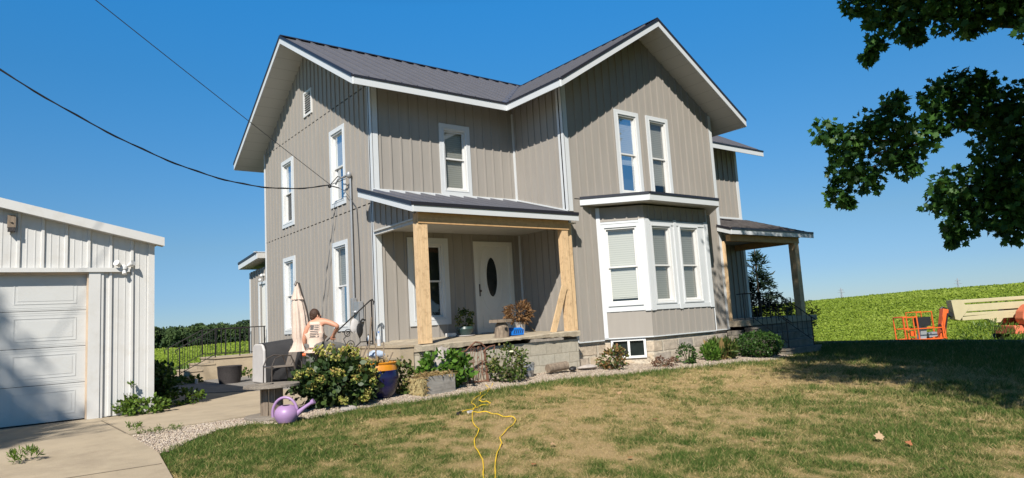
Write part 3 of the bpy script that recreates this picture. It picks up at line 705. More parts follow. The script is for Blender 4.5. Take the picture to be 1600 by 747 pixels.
# ---- bay window
BY0, BY1 = -1.827, -2.6; B0, B1, B2, B3 = 4.7, 5.47, 7.77, 8.54; q5 = 2 ** -.5
FL_ = Fr((B0, BY0), (q5, -q5), (-q5, -q5)); FL_len = (B1 - B0) / q5
FC_ = Fr((B1, BY1), (1, 0), (0, -1)); FR_ = Fr((B2, BY1), (q5, q5), (q5, -q5))
bay = MB().add([(B0, BY0, 2.72), (B1, BY1, 2.72), (B2, BY1, 2.72), (B3, BY0, 2.72)], [(0, 1, 2, 3)]).build('bay_window', 'siding', house)
for F, ln, wins in ((FL_, FL_len, [(.17, .90)]), (FC_, B2 - B1, [(.20, .86), (1.22, 1.88)]), (FR_, FL_len, [(.17, .90)])):
    wall(F, 0, ln, -.27, [(0, .31), (ln, .31)], (), .14, .235 if F is FC_ else .27, parent=bay, bt=.016 if F is FC_ else .007, name='lower_panel')
    wall(F, 0, ln, 2.39, [(0, 2.72), (ln, 2.72)], (), .16, .235 if F is FC_ else .27, parent=bay, name='upper_panel')
    cas = MB(); us = [0] + [u for w in wins for u in w] + [ln]
    for i in range(0, len(us), 2): cas.fbox(F, us[i], us[i + 1], -.02, .012, .33, 2.37)
    for a_, b_ in wins: cas.fbox(F, a_, b_, -.02, .012, .33, .47); cas.fbox(F, a_, b_, -.02, .012, 2.24, 2.37)
    cas.build('casing', 'white_trim', bay)
    for a_, b_ in wins: window(F, a_, b_, .47, 2.24, trim=False, jamb=.04, parent=bay, blind=.93 if F is FL_ else .99, mid=.485)
    # raised trim
    tr = MB()
    if F is FC_:
        for a_, b_ in ((.0, .14), (1.0, 1.09), (2.16, 2.30)): tr.fbox(F, a_, b_, .012, .04, .30, 2.40)
        tr.fbox(F, .14, 1.0, .012, .028, 2.27, 2.375); tr.fbox(F, 1.09, 2.16, .012, .028, 2.27, 2.375); tr.fbox(F, .14, 1.0, .012, .028, .315, .42); tr.fbox(F, 1.09, 2.16, .012, .028, .315, .42)
    else:
        tr.fbox(F, ln - .13, ln, .012, .04, .30, 2.40); tr.fbox(F, .0, .09, .012, .03, -.27, 2.72); tr.fbox(F, .09, ln - .13, .012, .022, .315, .36); tr.fbox(F, .09, ln - .13, .012, .022, 2.33, 2.38)
    tr.build('trim', 'white_trim', bay)
    sl = MB(); sl.fbox(F, 0, ln, -.02, .018, -.295, -.27); sl.build('base_trim', 'white_trim', bay)
# bay roof
bo = .35; R0, R1, R2, R3 = 4.23, 5.31, 7.85, 8.98; RY = -2.95; zr = 2.93
outl = [(R0, BY0 - .002), (R1, RY), (R2, RY), (R3, BY0 - .002)]
MB().prism([(x, y, zr - .165) for x, y in outl], (0, 0, .15)).build('soffit', 'soffit_b', bay)
tp = MB(); A_ = [(x, y, zr) for x, y in outl]; Bt = [(4.75, BY0 - .003, zr + .10), (5.45, BY0 - .03, zr + .13), (7.75, BY0 - .03, zr + .13), (8.5, BY0 - .003, zr + .10)]
tp.add(A_ + Bt, [(0, 1, 5, 4), (1, 2, 6, 5), (2, 3, 7, 6), (4, 5, 6, 7)])
tp.prism([(x, y, zr - .012) for x, y in outl], (0, 0, .010))
for i in range(6): tp.beam((5.5 + i * .42, RY + .02, zr + .015), (5.55 + i * .42, BY0 - .05, zr + .14), .02, .03)
tp.build('bay_roof', 'roof', bay)
for p, q in ((outl[0], outl[1]), (outl[1], outl[2]), (outl[2], outl[3])):
    d_ = Vector((q[0] - p[0], q[1] - p[1], 0)); edge((*p, zr), (*q, zr), (d_.y, -d_.x, 0), h=.155, par=bay, lift=.012)

# ---- foundations
fd = MB()
fin = .05
def fpoly(pts, z1, mb, zb=-1.35):
    n = len(pts)
    for (x0, y0), (x1, y1) in zip(pts, pts[1:]): mb.add([(x0, y0, zb), (x1, y1, zb), (x1, y1, z1), (x0, y0, z1)], [(0, 1, 2, 3)])
fpoly([(L1 + .02, 0), (L1 + .02, -PY + fin), (B0 + .05, -PY + fin), ], -.31, fd)
fpoly([(B1 + .04, BY1 + fin), (B2 - .04, BY1 + fin), (B3 - .05, -PY + fin), (E1 - fin, -PY + fin), (E1 - fin, 0)], -.29, fd)
Fw = Fr((B0 + .05, BY0 + fin), (q5, -q5), (-q5, -q5)); ln = math.hypot(B1 + .04 - B0 - .05, BY1 - BY0)
for a_, b_, c_, d_ in ((0, .12, -1.35, -.29), (.92, ln, -1.35, -.29), (.12, .92, -1.35, -.74)): fd.add([Fw.P(a_, 0, c_), Fw.P(b_, 0, c_), Fw.P(b_, 0, d_), Fw.P(a_, 0, d_)], [(0, 1, 2, 3)])
fd.build('foundation', 'stone', house)
fd2 = MB(); fpoly([(.03, W), (.03, 0)], -.17, fd2); fpoly([(E1, .03), (XR - .03, .03), (XR - .03, W - .03), (.03, W - .03)], -.3, fd2); fd2.build('foundation', 'porch_conc', house)
bw = MB(); rectframe(bw, Fw, .13, .91, -.74, -.305, .05, -.04, .045); bw.fbox(Fw, .50, .55, -.04, .04, -.70, -.34)
bwo = bw.build('basement_window', 'white_paint', house)
for a_, b_ in ((.18, .50), (.55, .86)): g = MB(); g.fbox(Fw, a_, b_, -.03, -.022, -.70, -.34); g.build('pane', 'dark_glass', bwo)

# ---- front porch
PD = 2.228; zpr = lambda x, y: 3.147 + (2.474 - 3.147) * (-y / PD)
pX0, pX1 = -.345, 3.75
PR = MB().beam((0, -.03, 3.16), (L1, -.03, 3.16), .03, .05).build('porch_roof', 'white_trim', house)
roofpiece([(pX0, -PD), (pX1, -PD), (pX1, -.02), (pX0, -.02)], zpr, 'soffit_b', 0, .38, .33, th=.12, par=PR)
edge(P3(pX0, -PD, zpr), P3(pX1, -PD, zpr), (0, -1, 0), h=.135, par=PR, lift=.02)
edge(P3(pX0, -.02, zpr), P3(pX0, -PD - .02, zpr), (-1, 0, 0), h=.135, par=PR, lift=.03)
wf = MB(); wf.fbox(FW, 0, L1, .0, .035, 3.165, 3.20)
wf.prism([(L1 - .035, 0, 3.17), (L1 - .035, -PY, 2.615), (L1 - .035, -PY, 2.65), (L1 - .035, 0, 3.205)], (.03, 0, 0)); wf.build('wall_flashing', 'white_trim', PR)
# ceiling, beam, end panel
cl = MB(); cl.box(.0, L1, -2.05, -.01, 2.30, 2.32); cl.build('ceiling', 'soffit_b', PR)
bm_ = MB(); bm_.box(-.18, 3.56, -2.12, -2.07, 2.14, 2.345); bm_.build('beam', 'wood_x', PR)
bm_ = MB(); bm_.box(-.18, 3.56, -2.06, -1.93, 2.17, 2.335); bm_.build('beam', 'wood_x', PR)
ep = MB(); ep.prism([(-.03, 0, 2.30), (-.03, -2.07, 2.30), (-.03, -2.07, zpr(0, -2.07) - .13), (-.03, 0, zpr(0, 0) - .13)], (.03, 0, 0))
k = -.1
while k > -2.05:
    zz = zpr(0, k) - .135
    if zz > 2.33: ep.box(-.05, -.03, k - .018, k + .018, 2.30, zz)
    k -= .235
ep.build('end_panel', 'siding', PR)
ep = MB(); ep.box(-.055, .02, -2.07, -.03, 2.265, 2.30); ep.box(-.02, .06, -2.07, -.03, 2.20, 2.265); ep.build('end_trim', 'soffit_a', PR)
for x0, x1 in ((-.20, .02), (3.37, 3.54)):
    p = MB(); p.box(x0, x0 + (x1 - x0) * .5 - .001, -2.10, -1.96, -.06, 2.15 + (.0 if x0 > 1 else 0)); p.box(x0 + (x1 - x0) * .5 + .001, x1, -2.103, -1.96, -.06, 2.15)
    po = p.build('porch_post', 'wood', house)
p = MB(); p.box(3.60, 3.72, -2.02, -1.86, -.05, 2.3); p.build('wall_stud', 'wood', house)
# floor slab with an uneven broken front edge
sl = MB(); n_ = 40; rg = random.Random(4)
top_ = []; bot = []
for i in range(n_ + 1):
    x = -.27 + (3.60 + .27) * i / n_; t = i / n_; zt_ = -.085 + .045 * t + .012 * math.sin(t * 9); th = .085 + .03 * math.sin(t * 7 + 1) + rg.uniform(-.012, .012); yy = -2.2 + rg.uniform(-.012, .012)
    top_.append((x, yy + .012, zt_)); bot.append((x, yy, zt_ - th))
V = []
for (x, y, z), (x2, y2, z2) in zip(top_, bot): V += [(x, -.0, -.005 if x > .3 else -.03), (x, y, z), (x, y2 - .006, z - .02), (x, y2, z2), (x, -1.9, z2 - .02)]
sl.add(V, [(i * 5 + j, i * 5 + 5 + j, i * 5 + 6 + j, i * 5 + 1 + j) for i in range(n_) for j in range(4)] + [(0, 1, 2, 3, 4), tuple(n_ * 5 + j for j in range(5))[::-1]])
sl.build('porch_floor', 'porch_conc', house)
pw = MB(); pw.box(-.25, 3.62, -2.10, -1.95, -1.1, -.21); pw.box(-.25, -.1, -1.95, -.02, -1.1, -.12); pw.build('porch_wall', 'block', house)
# door
df = MB(); rectframe(df, FW, *dr, .10, -.03, .035, tb=.03); DO = df.build('front_door', 'door_white', house)
d = MB(); d.fbox(FW, dr[0] + .10, dr[1] - .10, -.05, -.012, .02, dr[3] - .10); 
cxd, czd = 2.965, 1.30
def ring(mb, c, z, rx, rz, t, w0, w1, n=36):
    V = []
    for k in range(n):
        a = 2 * PI * k / n
        for rr, w in ((0, w0), (0, w1), (t, w1), (t, w0)): V.append(FW.P(c + (rx + rr) * math.cos(a), w, z + (rz + rr) * math.sin(a)))
    mb.add(V, [(k * 4 + j, ((k + 1) % n) * 4 + j, ((k + 1) % n) * 4 + (j + 1) % 4, k * 4 + (j + 1) % 4) for k in range(n) for j in range(4)])
ring(d, cxd, czd, .155, .46, .035, -.012, .008)
ring(d, cxd, czd, .32, .80, .015, -.012, -.004)
for (a_, b_, c_, e_) in ((2.66, 2.88, .12, .42), (3.03, 3.27, .12, .42)): rectframe(d, FW, a_, b_, c_, e_, .02, -.012, -.004)
d.build('door_leaf', 'door_white', DO)
g = MB(); V = [FW.P(cxd + .155 * math.cos(2 * PI * k / 36), -.008, czd + .46 * math.sin(2 * PI * k / 36)) for k in range(36)]; g.add(V, [tuple(range(36))]); g.build('glass', 'dark_glass', DO)
h = MB(); h.ball(FW.P(2.60, .04, .98), .028); h.fbox(FW, 2.585, 2.615, -.01, .01, .86, 1.14); h.build('handle', 'bronze', DO, smooth=True)
th_ = MB(); th_.fbox(FW, dr[0], dr[1], -.05, .06, -.03, .0); th_.build('threshold', 'bronze', DO)

# concrete steps at the left end of the porch
st = MB()
for i in range(4): st.box(-.275 - .27 * (i + 1) , -.275 - .27 * i - .0005, -1.92, -.03, -1.1, -.07 - .2 * i)
for i in range(4): st.box(-.275 - .27 * (i + 1) - .02, -.28 - .27 * i, -1.945, -.02, -.105 - .2 * i, -.068 - .2 * i)
st.build('porch_step', 'concrete', house)
# wrought-iron rail beside those steps
def scroll(c, ax, r0, turns, n=26, s=1):
    return [Vector(c) + Vector(ax) * (s * r0 * (1 - .8 * i / n) * math.cos(turns * 2 * PI * i / n)) + Vector((0, 0, r0 * (1 - .8 * i / n) * math.sin(turns * 2 * PI * i / n))) for i in range(n + 1)]
rl = MB(); yr = -.42
rl.tube([(-.34, yr, -.05), (-.34, yr, .83)], .016); rl.tube([(-1.42, yr, -.80), (-1.42, yr, -.02)], .016)
rl.tube([(-.30, yr, .74), (-.29, yr, .80), (-.32, yr, .845), (-.37, yr, .82), (-1.42, yr, -.02), (-1.5, yr, -.09)], .014)
rl.tube([(-.34, yr, .02), (-.60, yr, .02), (-1.42, yr, -.66)], .011)
for i in range(1, 8):
    x = -.34 - i * .135; ztop = .83 - (.34 + x) * -.79 - .0; ztop = .80 + (x + .37) * .80; zb_ = .02 if x > -.6 else .02 + (x + .6) * .83
    if i not in (3, 4, 5): rl.tube([(x, yr, zb_), (x, yr, ztop)], .008, 6)
rl.tube(scroll((-.86, yr, .20), (1, 0, 0), .09, 1.6), .008, 6); rl.tube(scroll((-.80, yr, -.02), (1, 0, 0), .09, 1.6, s=-1), .008, 6); rl.tube([(-.77, yr, .26), (-.95, yr, .10), (-.88, yr, -.08)], .008, 6)
rl.build('stair_rail', 'iron', house)

# ---- right porch
zq = lambda x, y: 3.11 + (2.36 - 3.11) * (-y / 2.27)
RP = MB().beam((E1, -.03, 3.13), (XR, -.03, 3.13), .03, .05).build('side_porch_roof', 'white_trim', house)
q0, q1 = 9.30, 13.5
roofpiece([(q0, -2.27), (q1, -2.27), (q1, .6), (q0 + .16, .6)] if False else [(q0, -2.27), (q1, -2.27), (q1, -.02), (q0, -.02)], zq, 'soffit_b', 0, 9, 8, m='shingle', th=.12, par=RP, ribs=False)
sg = MB()
for i in range(9):
    y = -2.27 + i * .26; sg.beam((q0 + .15, y, zq(0, y) + .018), (q1, y, zq(0, y) + .018), .012, .016)
sg.build('shingle_course', 'shingle', RP)
edge(P3(q0, -2.27, zq), P3(q1, -2.27, zq), (0, -1, 0), h=.14, par=RP, lift=.012); edge(P3(q0, -PY - .03, zq), P3(q0, -2.29, zq), (-1, 0, 0), h=.14, par=RP, lift=.012); edge(P3(q1, -.02, zq), P3(q1, -2.29, zq), (1, 0, 0), h=.14, par=RP)
b2 = MB(); b2.box(9.46, 12.95, -2.12, -1.98, 2.05, 2.22); b2.box(12.75, 12.95, -1.98, -.02, 2.06, 2.24); b2.build('beam', 'wood_x', RP)
cl = MB(); cl.box(9.5, 13.3, -1.97, -.02, 2.25, 2.27); cl.build('ceiling', 'soffit_b', RP)
for (a_, b_, c_, d_) in ((12.66, 12.88, -2.13, -1.93),): p = MB(); p.box(a_, b_, c_, d_, -.10, 2.06); p.build('porch_post', 'wood', house, label='weathered brown porch post at the far end of the side porch')
p = MB(); p.box(9.445, 9.50, -1.92, -1.835, -.1, 2.06); p.build('porch_post', 'wood', house)
wf = MB(); wf.fbox(FW, E1, XR, .0, .03, 3.13, 3.165); wf.build('wall_flashing', 'white_trim', RP)
ps = MB(); ps.box(9.42, 13.35, -2.2, -.02, -.26, -.10); ps.build('side_porch_floor', 'porch_conc', house)
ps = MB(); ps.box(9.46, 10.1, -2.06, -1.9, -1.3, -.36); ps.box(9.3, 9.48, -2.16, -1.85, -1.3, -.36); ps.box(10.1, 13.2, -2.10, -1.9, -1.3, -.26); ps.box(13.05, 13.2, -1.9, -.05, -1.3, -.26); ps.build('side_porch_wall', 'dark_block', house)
st = MB()
for i in range(4): st.box(9.62 + .02 * i, 11.35 + .02 * i, -2.45 - .27 * i, -2.19 - .27 * i, -1.3, -.31 - .19 * i); st.box(9.60 + .02 * i, 11.37 + .02 * i, -2.475 - .27 * i, -2.18 - .27 * i, -.35 - .19 * i, -.30 - .19 * i)
st.build('side_porch_step', 'step_stone', house)
for x in (9.95, 11.2):
    rl = MB(); rl.tube([(x, -2.0, -.1), (x, -2.0, .60)], .014); rl.tube([(x, -2.25, -.2), (x, -2.25, .60)], .014)
    rl.tube([(x - .2, -1.95, .60), (x, -2.0, .61), (x, -2.25, .60), (x, -3.2, -.12), (x, -3.32, -.2)], .014); rl.tube([(x, -3.2, -.95), (x, -3.2, -.12)], .014)
    rl.tube([(x, -2.25, -.05), (x, -3.2, -.75)], .010)
    for i in range(1, 7):
        y = -2.25 - i * .135; rl.tube([(x, y, -.05 + (y + 2.25) * .737), (x, y, .60 + (y + 2.25) * .758)], .008, 6)
    for z_, s_ in ((.30, 1), (.05, -1)): rl.tube([Vector((x, -2.5, z_)) + Vector((0, s_ * .07 * math.cos(a_ * .5), .07 * math.sin(a_ * .5))) * (1 - a_ / 30) for a_ in range(24)], .008, 6)
    rl.build('stair_rail', 'iron', house)

# ---- rear lean-to with its landing, steps and rails
FA = Fr((.05, W), (0, 1), (-1, 0))
wall(FA, 0, 1.67, -.27, [(0, 2.28), (1.67, 2.22)], [(.10, .62, -.27, 1.80)], .06, .25)
wall(Fr((.05, W + 1.67), (1, 0), (0, 1)), 0, 4, -.27, [(0, 2.2), (4, 2.2)], (), .1, .25)
zl = lambda x, y: 2.66 - (y - W) * .085
LR = MB().beam((-.35, W + .03, 2.67), (3, W + .03, 2.67), .02, .02).build('lean_to_roof', 'white_trim', house)
roofpiece([(-.24, W + .03), (4, W + .03), (4, 8.85), (-.24, 8.85)], zl, 'soffit_a', 0, .38, .3, th=.15, par=LR)
edge(P3(-.24, W + .03, zl), P3(-.24, 8.87, zl), (-1, 0, 0), h=.17, par=LR, lift=.02); edge(P3(-.24, 8.85, zl), P3(4, 8.85, zl), (0, 1, 0), h=.17, par=LR)
bd = MB(); rectframe(bd, FA, .10, .85, -.27, 1.85, .08, -.05, .03); bdo = bd.build('back_door', 'white_trim', house)
bd = MB(); bd.fbox(FA, .18, .77, -.04, -.01, -.2, 1.77); bd.build('door_leaf', 'door_white', bdo)
corner_board(FA, 1.62, 1.70, -.27, 2.2, .03)
lt = MB(); lt.fbox(FA, .28, .42, .0, .05, 2.0, 2.06); lt.ball(FA.P(.30, .10, 2.0), .05); lt.ball(FA.P(.42, .10, 1.88), .05); lt.build('wall_lamp', 'white_vinyl', house, smooth=True)
ld = MB(); ld.box(-1.42, .03, 7.05, 8.6, -1.0, -.27); ld.box(-1.45, .03, 7.02, 8.62, -.30, -.262)
for i in range(3): ld.box(-1.42 - .32 * (i + 1), -1.42 - .32 * i, 7.05, 8.6, -1.0, -.42 - .15 * i); ld.box(-1.44 - .32 * (i + 1), -1.42 - .32 * i, 7.03, 8.62, -.45 - .15 * i, -.415 - .15 * i)
ld.build('landing', 'concrete', house)
for y in (7.1, 8.55):
    rl = MB(); zz = .52
    for x in np.arange(-1.38, -.05, .13): rl.tube([(x, y, -.19), (x, y, zz)], .007, 5)
    for x in (-1.40, -.75, -.06): rl.tube([(x, y, -.27), (x, y, zz)], .016)
    rl.tube([(-.03, y, zz), (-1.40, y, zz), (-2.30, y, .06), (-2.40, y, .0), (-2.38, y, -.1)], .014); rl.tube([(-.03, y, -.18), (-1.40, y, -.18), (-2.30, y, -.62)], .010)
    rl.tube([(-2.30, y, -.75), (-2.30, y, .06)], .016)
    for i in range(1, 7): x = -1.40 - i * .13; rl.tube([(x, y, -.18 + (x + 1.4) * .49), (x, y, zz + (x + 1.4) * .51)], .007, 5)
    rl.build('landing_rail', 'iron', house)

# ---- electric service on the left gable wall
ms = MB(); ms.tube([(-.06, 1.0, .95), (-.06, 1.0, 3.62)], .022); ms.build('conduit', 'grey_metal', house)
ms = MB(); ms.ball((-.09, 1.0, 3.70), .06, .06, .08); ms.tube([(-.12, 1.02, 3.70), (-.26, 1.2, 3.62), (-.24, 1.38, 3.55)], .02); ms.build('weatherhead', 'salmon' if False else 'grey_metal', house, smooth=True)
ms = MB(); ms.box(-.13, -.02, .62, .88, .42, .86); ms.lathe((-.14, .75, .64), [(.09, -.02), (.09, .02)], 16); ms.box(-.12, -.02, .94, 1.06, .55, .95); ms.build('electric_meter', 'grey_metal', house, bevel=.008)
ms = MB(); ms.tube([(-.03, .78, 2.92), (-.025, .74, 2.2), (-.025, .73, 1.4), (-.025, .76, .86)], .008, 6); ms.tube([(-.04, 1.02, 2.95), (-.045, 1.04, 1.75)], .010, 6); ms.tube([(-.045, 1.04, 1.80), (-.045, 1.05, 1.66)], .02, 6); ms.build('wall_cable', 'thin_cable', house)

# ---------------------------------------------------------------- the garage
GYF = -.47
gar = thing('garage', 'white ribbed-steel garage with its sectional overhead door closed', 'garage', (-6.3, GYF, -.86))
FGa = Fr((0, GYF), (1, 0), (0, -1)); gxr = -4.25
zgr = lambda x: 1.88 + (-4.09 - x) * .247
def gwall():
    mb = MB(); top = [(gxr, zgr(gxr) - .03), (-10.5, zgr(-10.5) - .03)]
    for a_, b_ in ((-4.96, gxr),): mb.add([FGa.P(a_, 0, -.84), FGa.P(b_, 0, -.84), FGa.P(b_, 0, zgr(b_) - .03), FGa.P(a_, 0, zgr(a_) - .03)], [(0, 1, 2, 3)])
    mb.add([FGa.P(-8.1, 0, 1.40), FGa.P(-4.96, 0, 1.40), FGa.P(-4.96, 0, zgr(-4.96) - .03), FGa.P(-8.1, 0, zgr(-8.1) - .03)], [(0, 1, 2, 3)])
    mb.add([FGa.P(-10.5, 0, -.84), FGa.P(-8.1, 0, -.84), FGa.P(-8.1, 0, zgr(-8.1) - .03), FGa.P(-10.5, 0, zgr(-8.1) - .03)], [(0, 1, 2, 3)])
    for k in range(0, 21):
        x = -4.56 - k * .2985
        zb_ = -.83 if x > -4.96 or x < -8.1 else 1.47
        zt_ = zgr(max(x, -8.1)) - .035
        mb.hexa([FGa.P(x - .028, .0, zb_), FGa.P(x + .028, .0, zb_), FGa.P(x + .016, .030, zb_), FGa.P(x - .016, .030, zb_), FGa.P(x - .028, .0, zt_), FGa.P(x + .028, .0, zt_), FGa.P(x + .016, .030, zt_), FGa.P(x - .016, .030, zt_)])
        for dx in (.10, .20):
            if x + dx < gxr - .03: mb.fbox(FGa, x + dx - .006, x + dx + .006, -.001, .006, -.83 if (x + dx > -4.95 or x + dx < -8.1) else 1.47, zgr(max(x + dx, -8.1)) - .05)
    # side and back
    mb.add([(gxr, GYF, -.84), (gxr, 5.5, -.84), (gxr, 5.5, zgr(gxr) - .04), (gxr, GYF, zgr(gxr) - .04)], [(0, 1, 2, 3)])
    mb.add([(gxr, 5.5, -.84), (-10.5, 5.5, -.84), (-10.5, 5.5, 2.4), (gxr, 5.5, 1.8)], [(0, 1, 2, 3)])
    return mb.build('wall', 'garage_white', gar)
gwall()
t = MB(); t.fbox(FGa, gxr - .075, gxr + .012, -.01, .034, -.83, zgr(gxr) - .03); t.box(gxr - .0, gxr + .012, GYF - .03, GYF + .08, -.83, zgr(gxr) - .04)
t.fbox(FGa, -8.15, -4.60, .0, .075, 1.40, 1.465)
t.build('trim', 'garage_white', gar)
for a_, b_, c_, d_ in ((-5.155, -5.0, -.12, .05), (-4.999, -4.955, -.02, .035), (-8.25, -8.1, -.12, .05)): t = MB(); t.fbox(FGa, a_, b_, c_, d_, -.86, 1.398); t.build('door_jamb', 'garage_white', gar)
t = MB(); t.fbox(FGa, -5.175, -5.156, -.10, .0, -.84, 1.39); t.fbox(FGa, -8.1, -5.156, -.10, .01, 1.37, 1.399); t.build('weather_seal', 'tan_seal', gar)
# roof
rp = [(-4.12, zgr(-4.16)), (-7.4, zgr(-7.4)), (-10.8, zgr(-7.4) - .84)]
rf = MB()
for (xa, za), (xb, zb_) in zip(rp, rp[1:]):
    rf.prism([(xa, GYF - .16, za + .02), (xb, GYF - .16, zb_ + .02), (xb, GYF - .16, zb_ - .0), (xa, GYF - .16, za)], (0, 6.3, 0))
rfo = rf.build('roof', 'garage_white', gar)
fs = MB()
for (xa, za), (xb, zb_) in zip(rp, rp[1:]):
    fs.prism([(xa, GYF - .20, za + .055), (xb, GYF - .20, zb_ + .055), (xb, GYF - .20, zb_ - .085), (xa, GYF - .20, za - .085)], (0, .035, 0))
    fs.prism([(xa, GYF - .165, za - .06), (xb, GYF - .165, zb_ - .06), (xb, GYF - .165, zb_ - .08), (xa, GYF - .165, za - .08)], (0, .16, 0))
fs.build('fascia', 'garage_white', rfo)
# sectional door: four rows of raised panels
gd_ = MB(); secs = [(-.83 + i * .5525, -.83 + (i + 1) * .5525 - .008) for i in range(4)]
for z0, z1 in secs:
    gd_.fbox(FGa, -8.1, -5.175, -.14, -.09, z0, z1)
    for c in range(6):
        b_ = -5.30 - c * .99; a_ = b_ - .79
        if a_ < -8.3: continue
        a_ = max(a_, -8.05)
        rectframe(gd_, FGa, a_, b_, z0 + .10, z1 - .10, .012, -.09, -.085); gd_.fbox(FGa, a_ + .045, b_ - .045, -.09, -.0865, z0 + .145, z1 - .145)
    for zz in (z0 + .02, z0 + .045, z1 - .03, z1 - .06): gd_.fbox(FGa, -8.1, -5.176, -.09, -.0875, zz, zz + .010)
gd_.build('overhead_door', 'garage_door', gar)
t = MB(); t.fbox(FGa, -8.1, -5.176, -.13, -.085, -.86, -.832); t.build('bottom_seal', 'rubber', gar)
t = MB(); t.fbox(FGa, -8.0, -5.0, -.6, -.5, -.86, 1.4); t.build('inner_lining', 'black', gar)
# twin-head flood lamp
fl_ = MB(); fl_.lathe(FGa.P(-4.68, .05, 1.48), [(.055, -.04), (.06, .0), (.045, .03)], 16)
for s_ in (-1, 1):
    fl_.tube([FGa.P(-4.68, .05, 1.49), FGa.P(-4.68 + s_ * .07, .08, 1.50)], .015); fl_.tube([FGa.P(-4.68 + s_ * .06, .07, 1.50), FGa.P(-4.68 + s_ * .12, .13, 1.54)], [.025, .05], 14)
fl_.tube([FGa.P(-4.68, .06, 1.45), FGa.P(-4.68, .10, 1.36)], [.02, .035], 12)
fl_.build('flood_lamp', 'white_vinyl', gar, smooth=True)
nb = thing('nest_box', 'small weathered wooden nest box fixed under the garage eave', 'nest box', (-6.14, -.53, 2.02))
b = MB(); b.fbox(FGa, -6.195, -6.095, .03, .12, 2.06, 2.24); b.build('box', 'old_wood_z', nb)
b = MB(); b.fbox(FGa, -6.19, -6.10, .03, .13, 2.00, 2.058); b.build('base', 'dkwicker', nb); b = MB(); b.lathe(FGa.P(-6.145, .125, 2.13), [(.017, -.002), (.017, .002)], 12); b.build('entrance_hole', 'black', nb)

# ================================================================ vegetation
M['maple_leaf'] = leaf_mat('maple_leaves', [(.03, .085, .022), (.055, .14, .03), (.09, .20, .04), (.17, .29, .05)], .4, .5)
M['grass'] = leaf_mat('grass_blades', [(.56, .42, .22), (.44, .33, .15), (.27, .25, .09), (.11, .16, .035), (.06, .115, .022)], .7, .25, .15)
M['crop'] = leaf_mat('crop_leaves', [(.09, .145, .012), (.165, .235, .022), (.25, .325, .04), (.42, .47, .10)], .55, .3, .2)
M['forest'] = leaf_mat('forest_leaves', [(.022, .042, .022), (.036, .062, .026), (.055, .088, .030), (.080, .115, .040)], .8, .1, .1)
M['hydrangea'] = leaf_mat('hydrangea_leaves', [(.018, .038, .012), (.032, .062, .018), (.05, .085, .022), (.08, .12, .03)], .45, .2)
M['hyd_flower'] = leaf_mat('hydrangea_florets', [(.24, .27, .04), (.36, .38, .08), (.46, .42, .13), (.34, .20, .06)], .8, .2)
M['lush'] = leaf_mat('bright_green_leaves', [(.03, .075, .01), (.06, .14, .015), (.10, .20, .025), (.16, .26, .05)], .4, .25)
M['mid'] = leaf_mat('mixed_garden_leaves', [(.03, .05, .012), (.06, .10, .02), (.10, .15, .03), (.20, .17, .06)], .5, .25)
M['rusty_leaf'] = leaf_mat('rust_tinged_leaves', [(.05, .08, .02), (.09, .13, .03), (.20, .10, .035), (.26, .15, .06)], .5, .2)
M['brown_leaf'] = leaf_mat('withered_brown_leaves', [(.07, .035, .025), (.14, .07, .04), (.20, .12, .07)], .8, .15)
M['dry'] = leaf_mat('dry_tan_stalks', [(.20, .13, .05), (.32, .22, .09), (.42, .32, .16)], .8, .2)
M['box_leaf'] = leaf_mat('dense_shrub_leaves', [(.012, .035, .008), (.025, .065, .012), (.045, .10, .018), (.08, .15, .03)], .4, .15)
M['ever'] = leaf_mat('evergreen_needles', [(.006, .018, .010), (.012, .032, .016), (.02, .045, .02)], .6, .1)
M['weed'] = leaf_mat('weed_leaves', [(.05, .09, .015), (.09, .16, .02), (.15, .22, .03)], .5, .25)
M['petal'] = mat('cream_petals', (.72, .68, .50), .6)

# ---- turf blades near the camera
def grass():
    n = 2200000
    az = RNG.uniform(math.radians(-2), math.radians(100), n)
    t = np.exp(RNG.uniform(math.log(1.6), math.log(24), n))
    x = -6.4 + t * np.cos(az); y = -12.8 + t * np.sin(az)
    k = is_lawn(x, y) & (y < 3); x, y, t = x[k], y[k], t[k]
    g = lawn_green(x, y)
    keep = RNG.uniform(0, 1, len(x)) < (.55 + .45 * g); x, y, t, g = x[keep][:1000000], y[keep][:1000000], t[keep][:1000000], g[keep][:1000000]
    n = len(x); P = np.stack([x, y, zt(x, y) - .004], -1)
    aim = RNG.normal(size=(n, 3)) * np.array([.75, .75, .25]); aim[:, 2] = np.abs(aim[:, 2]) + .28 + .35 * g
    size = (.020 + .018 * g + .012 * vnoise(x * 3, y * 3)) * np.clip(t / 7, 1, 2.2)
    rnd = np.clip(.06 + g * .75 + RNG.normal(size=n) * .21 + .25 * (vnoise(x * 14, y * 14) - .5), 0, 1)
    o = cloud('grass', P, 'grass', 'blade', size, .5, aim=aim, rnd=rnd)
    tag(o, 'dry and green mown grass blades over the front lawn', 'grass', kind='stuff')
grass()

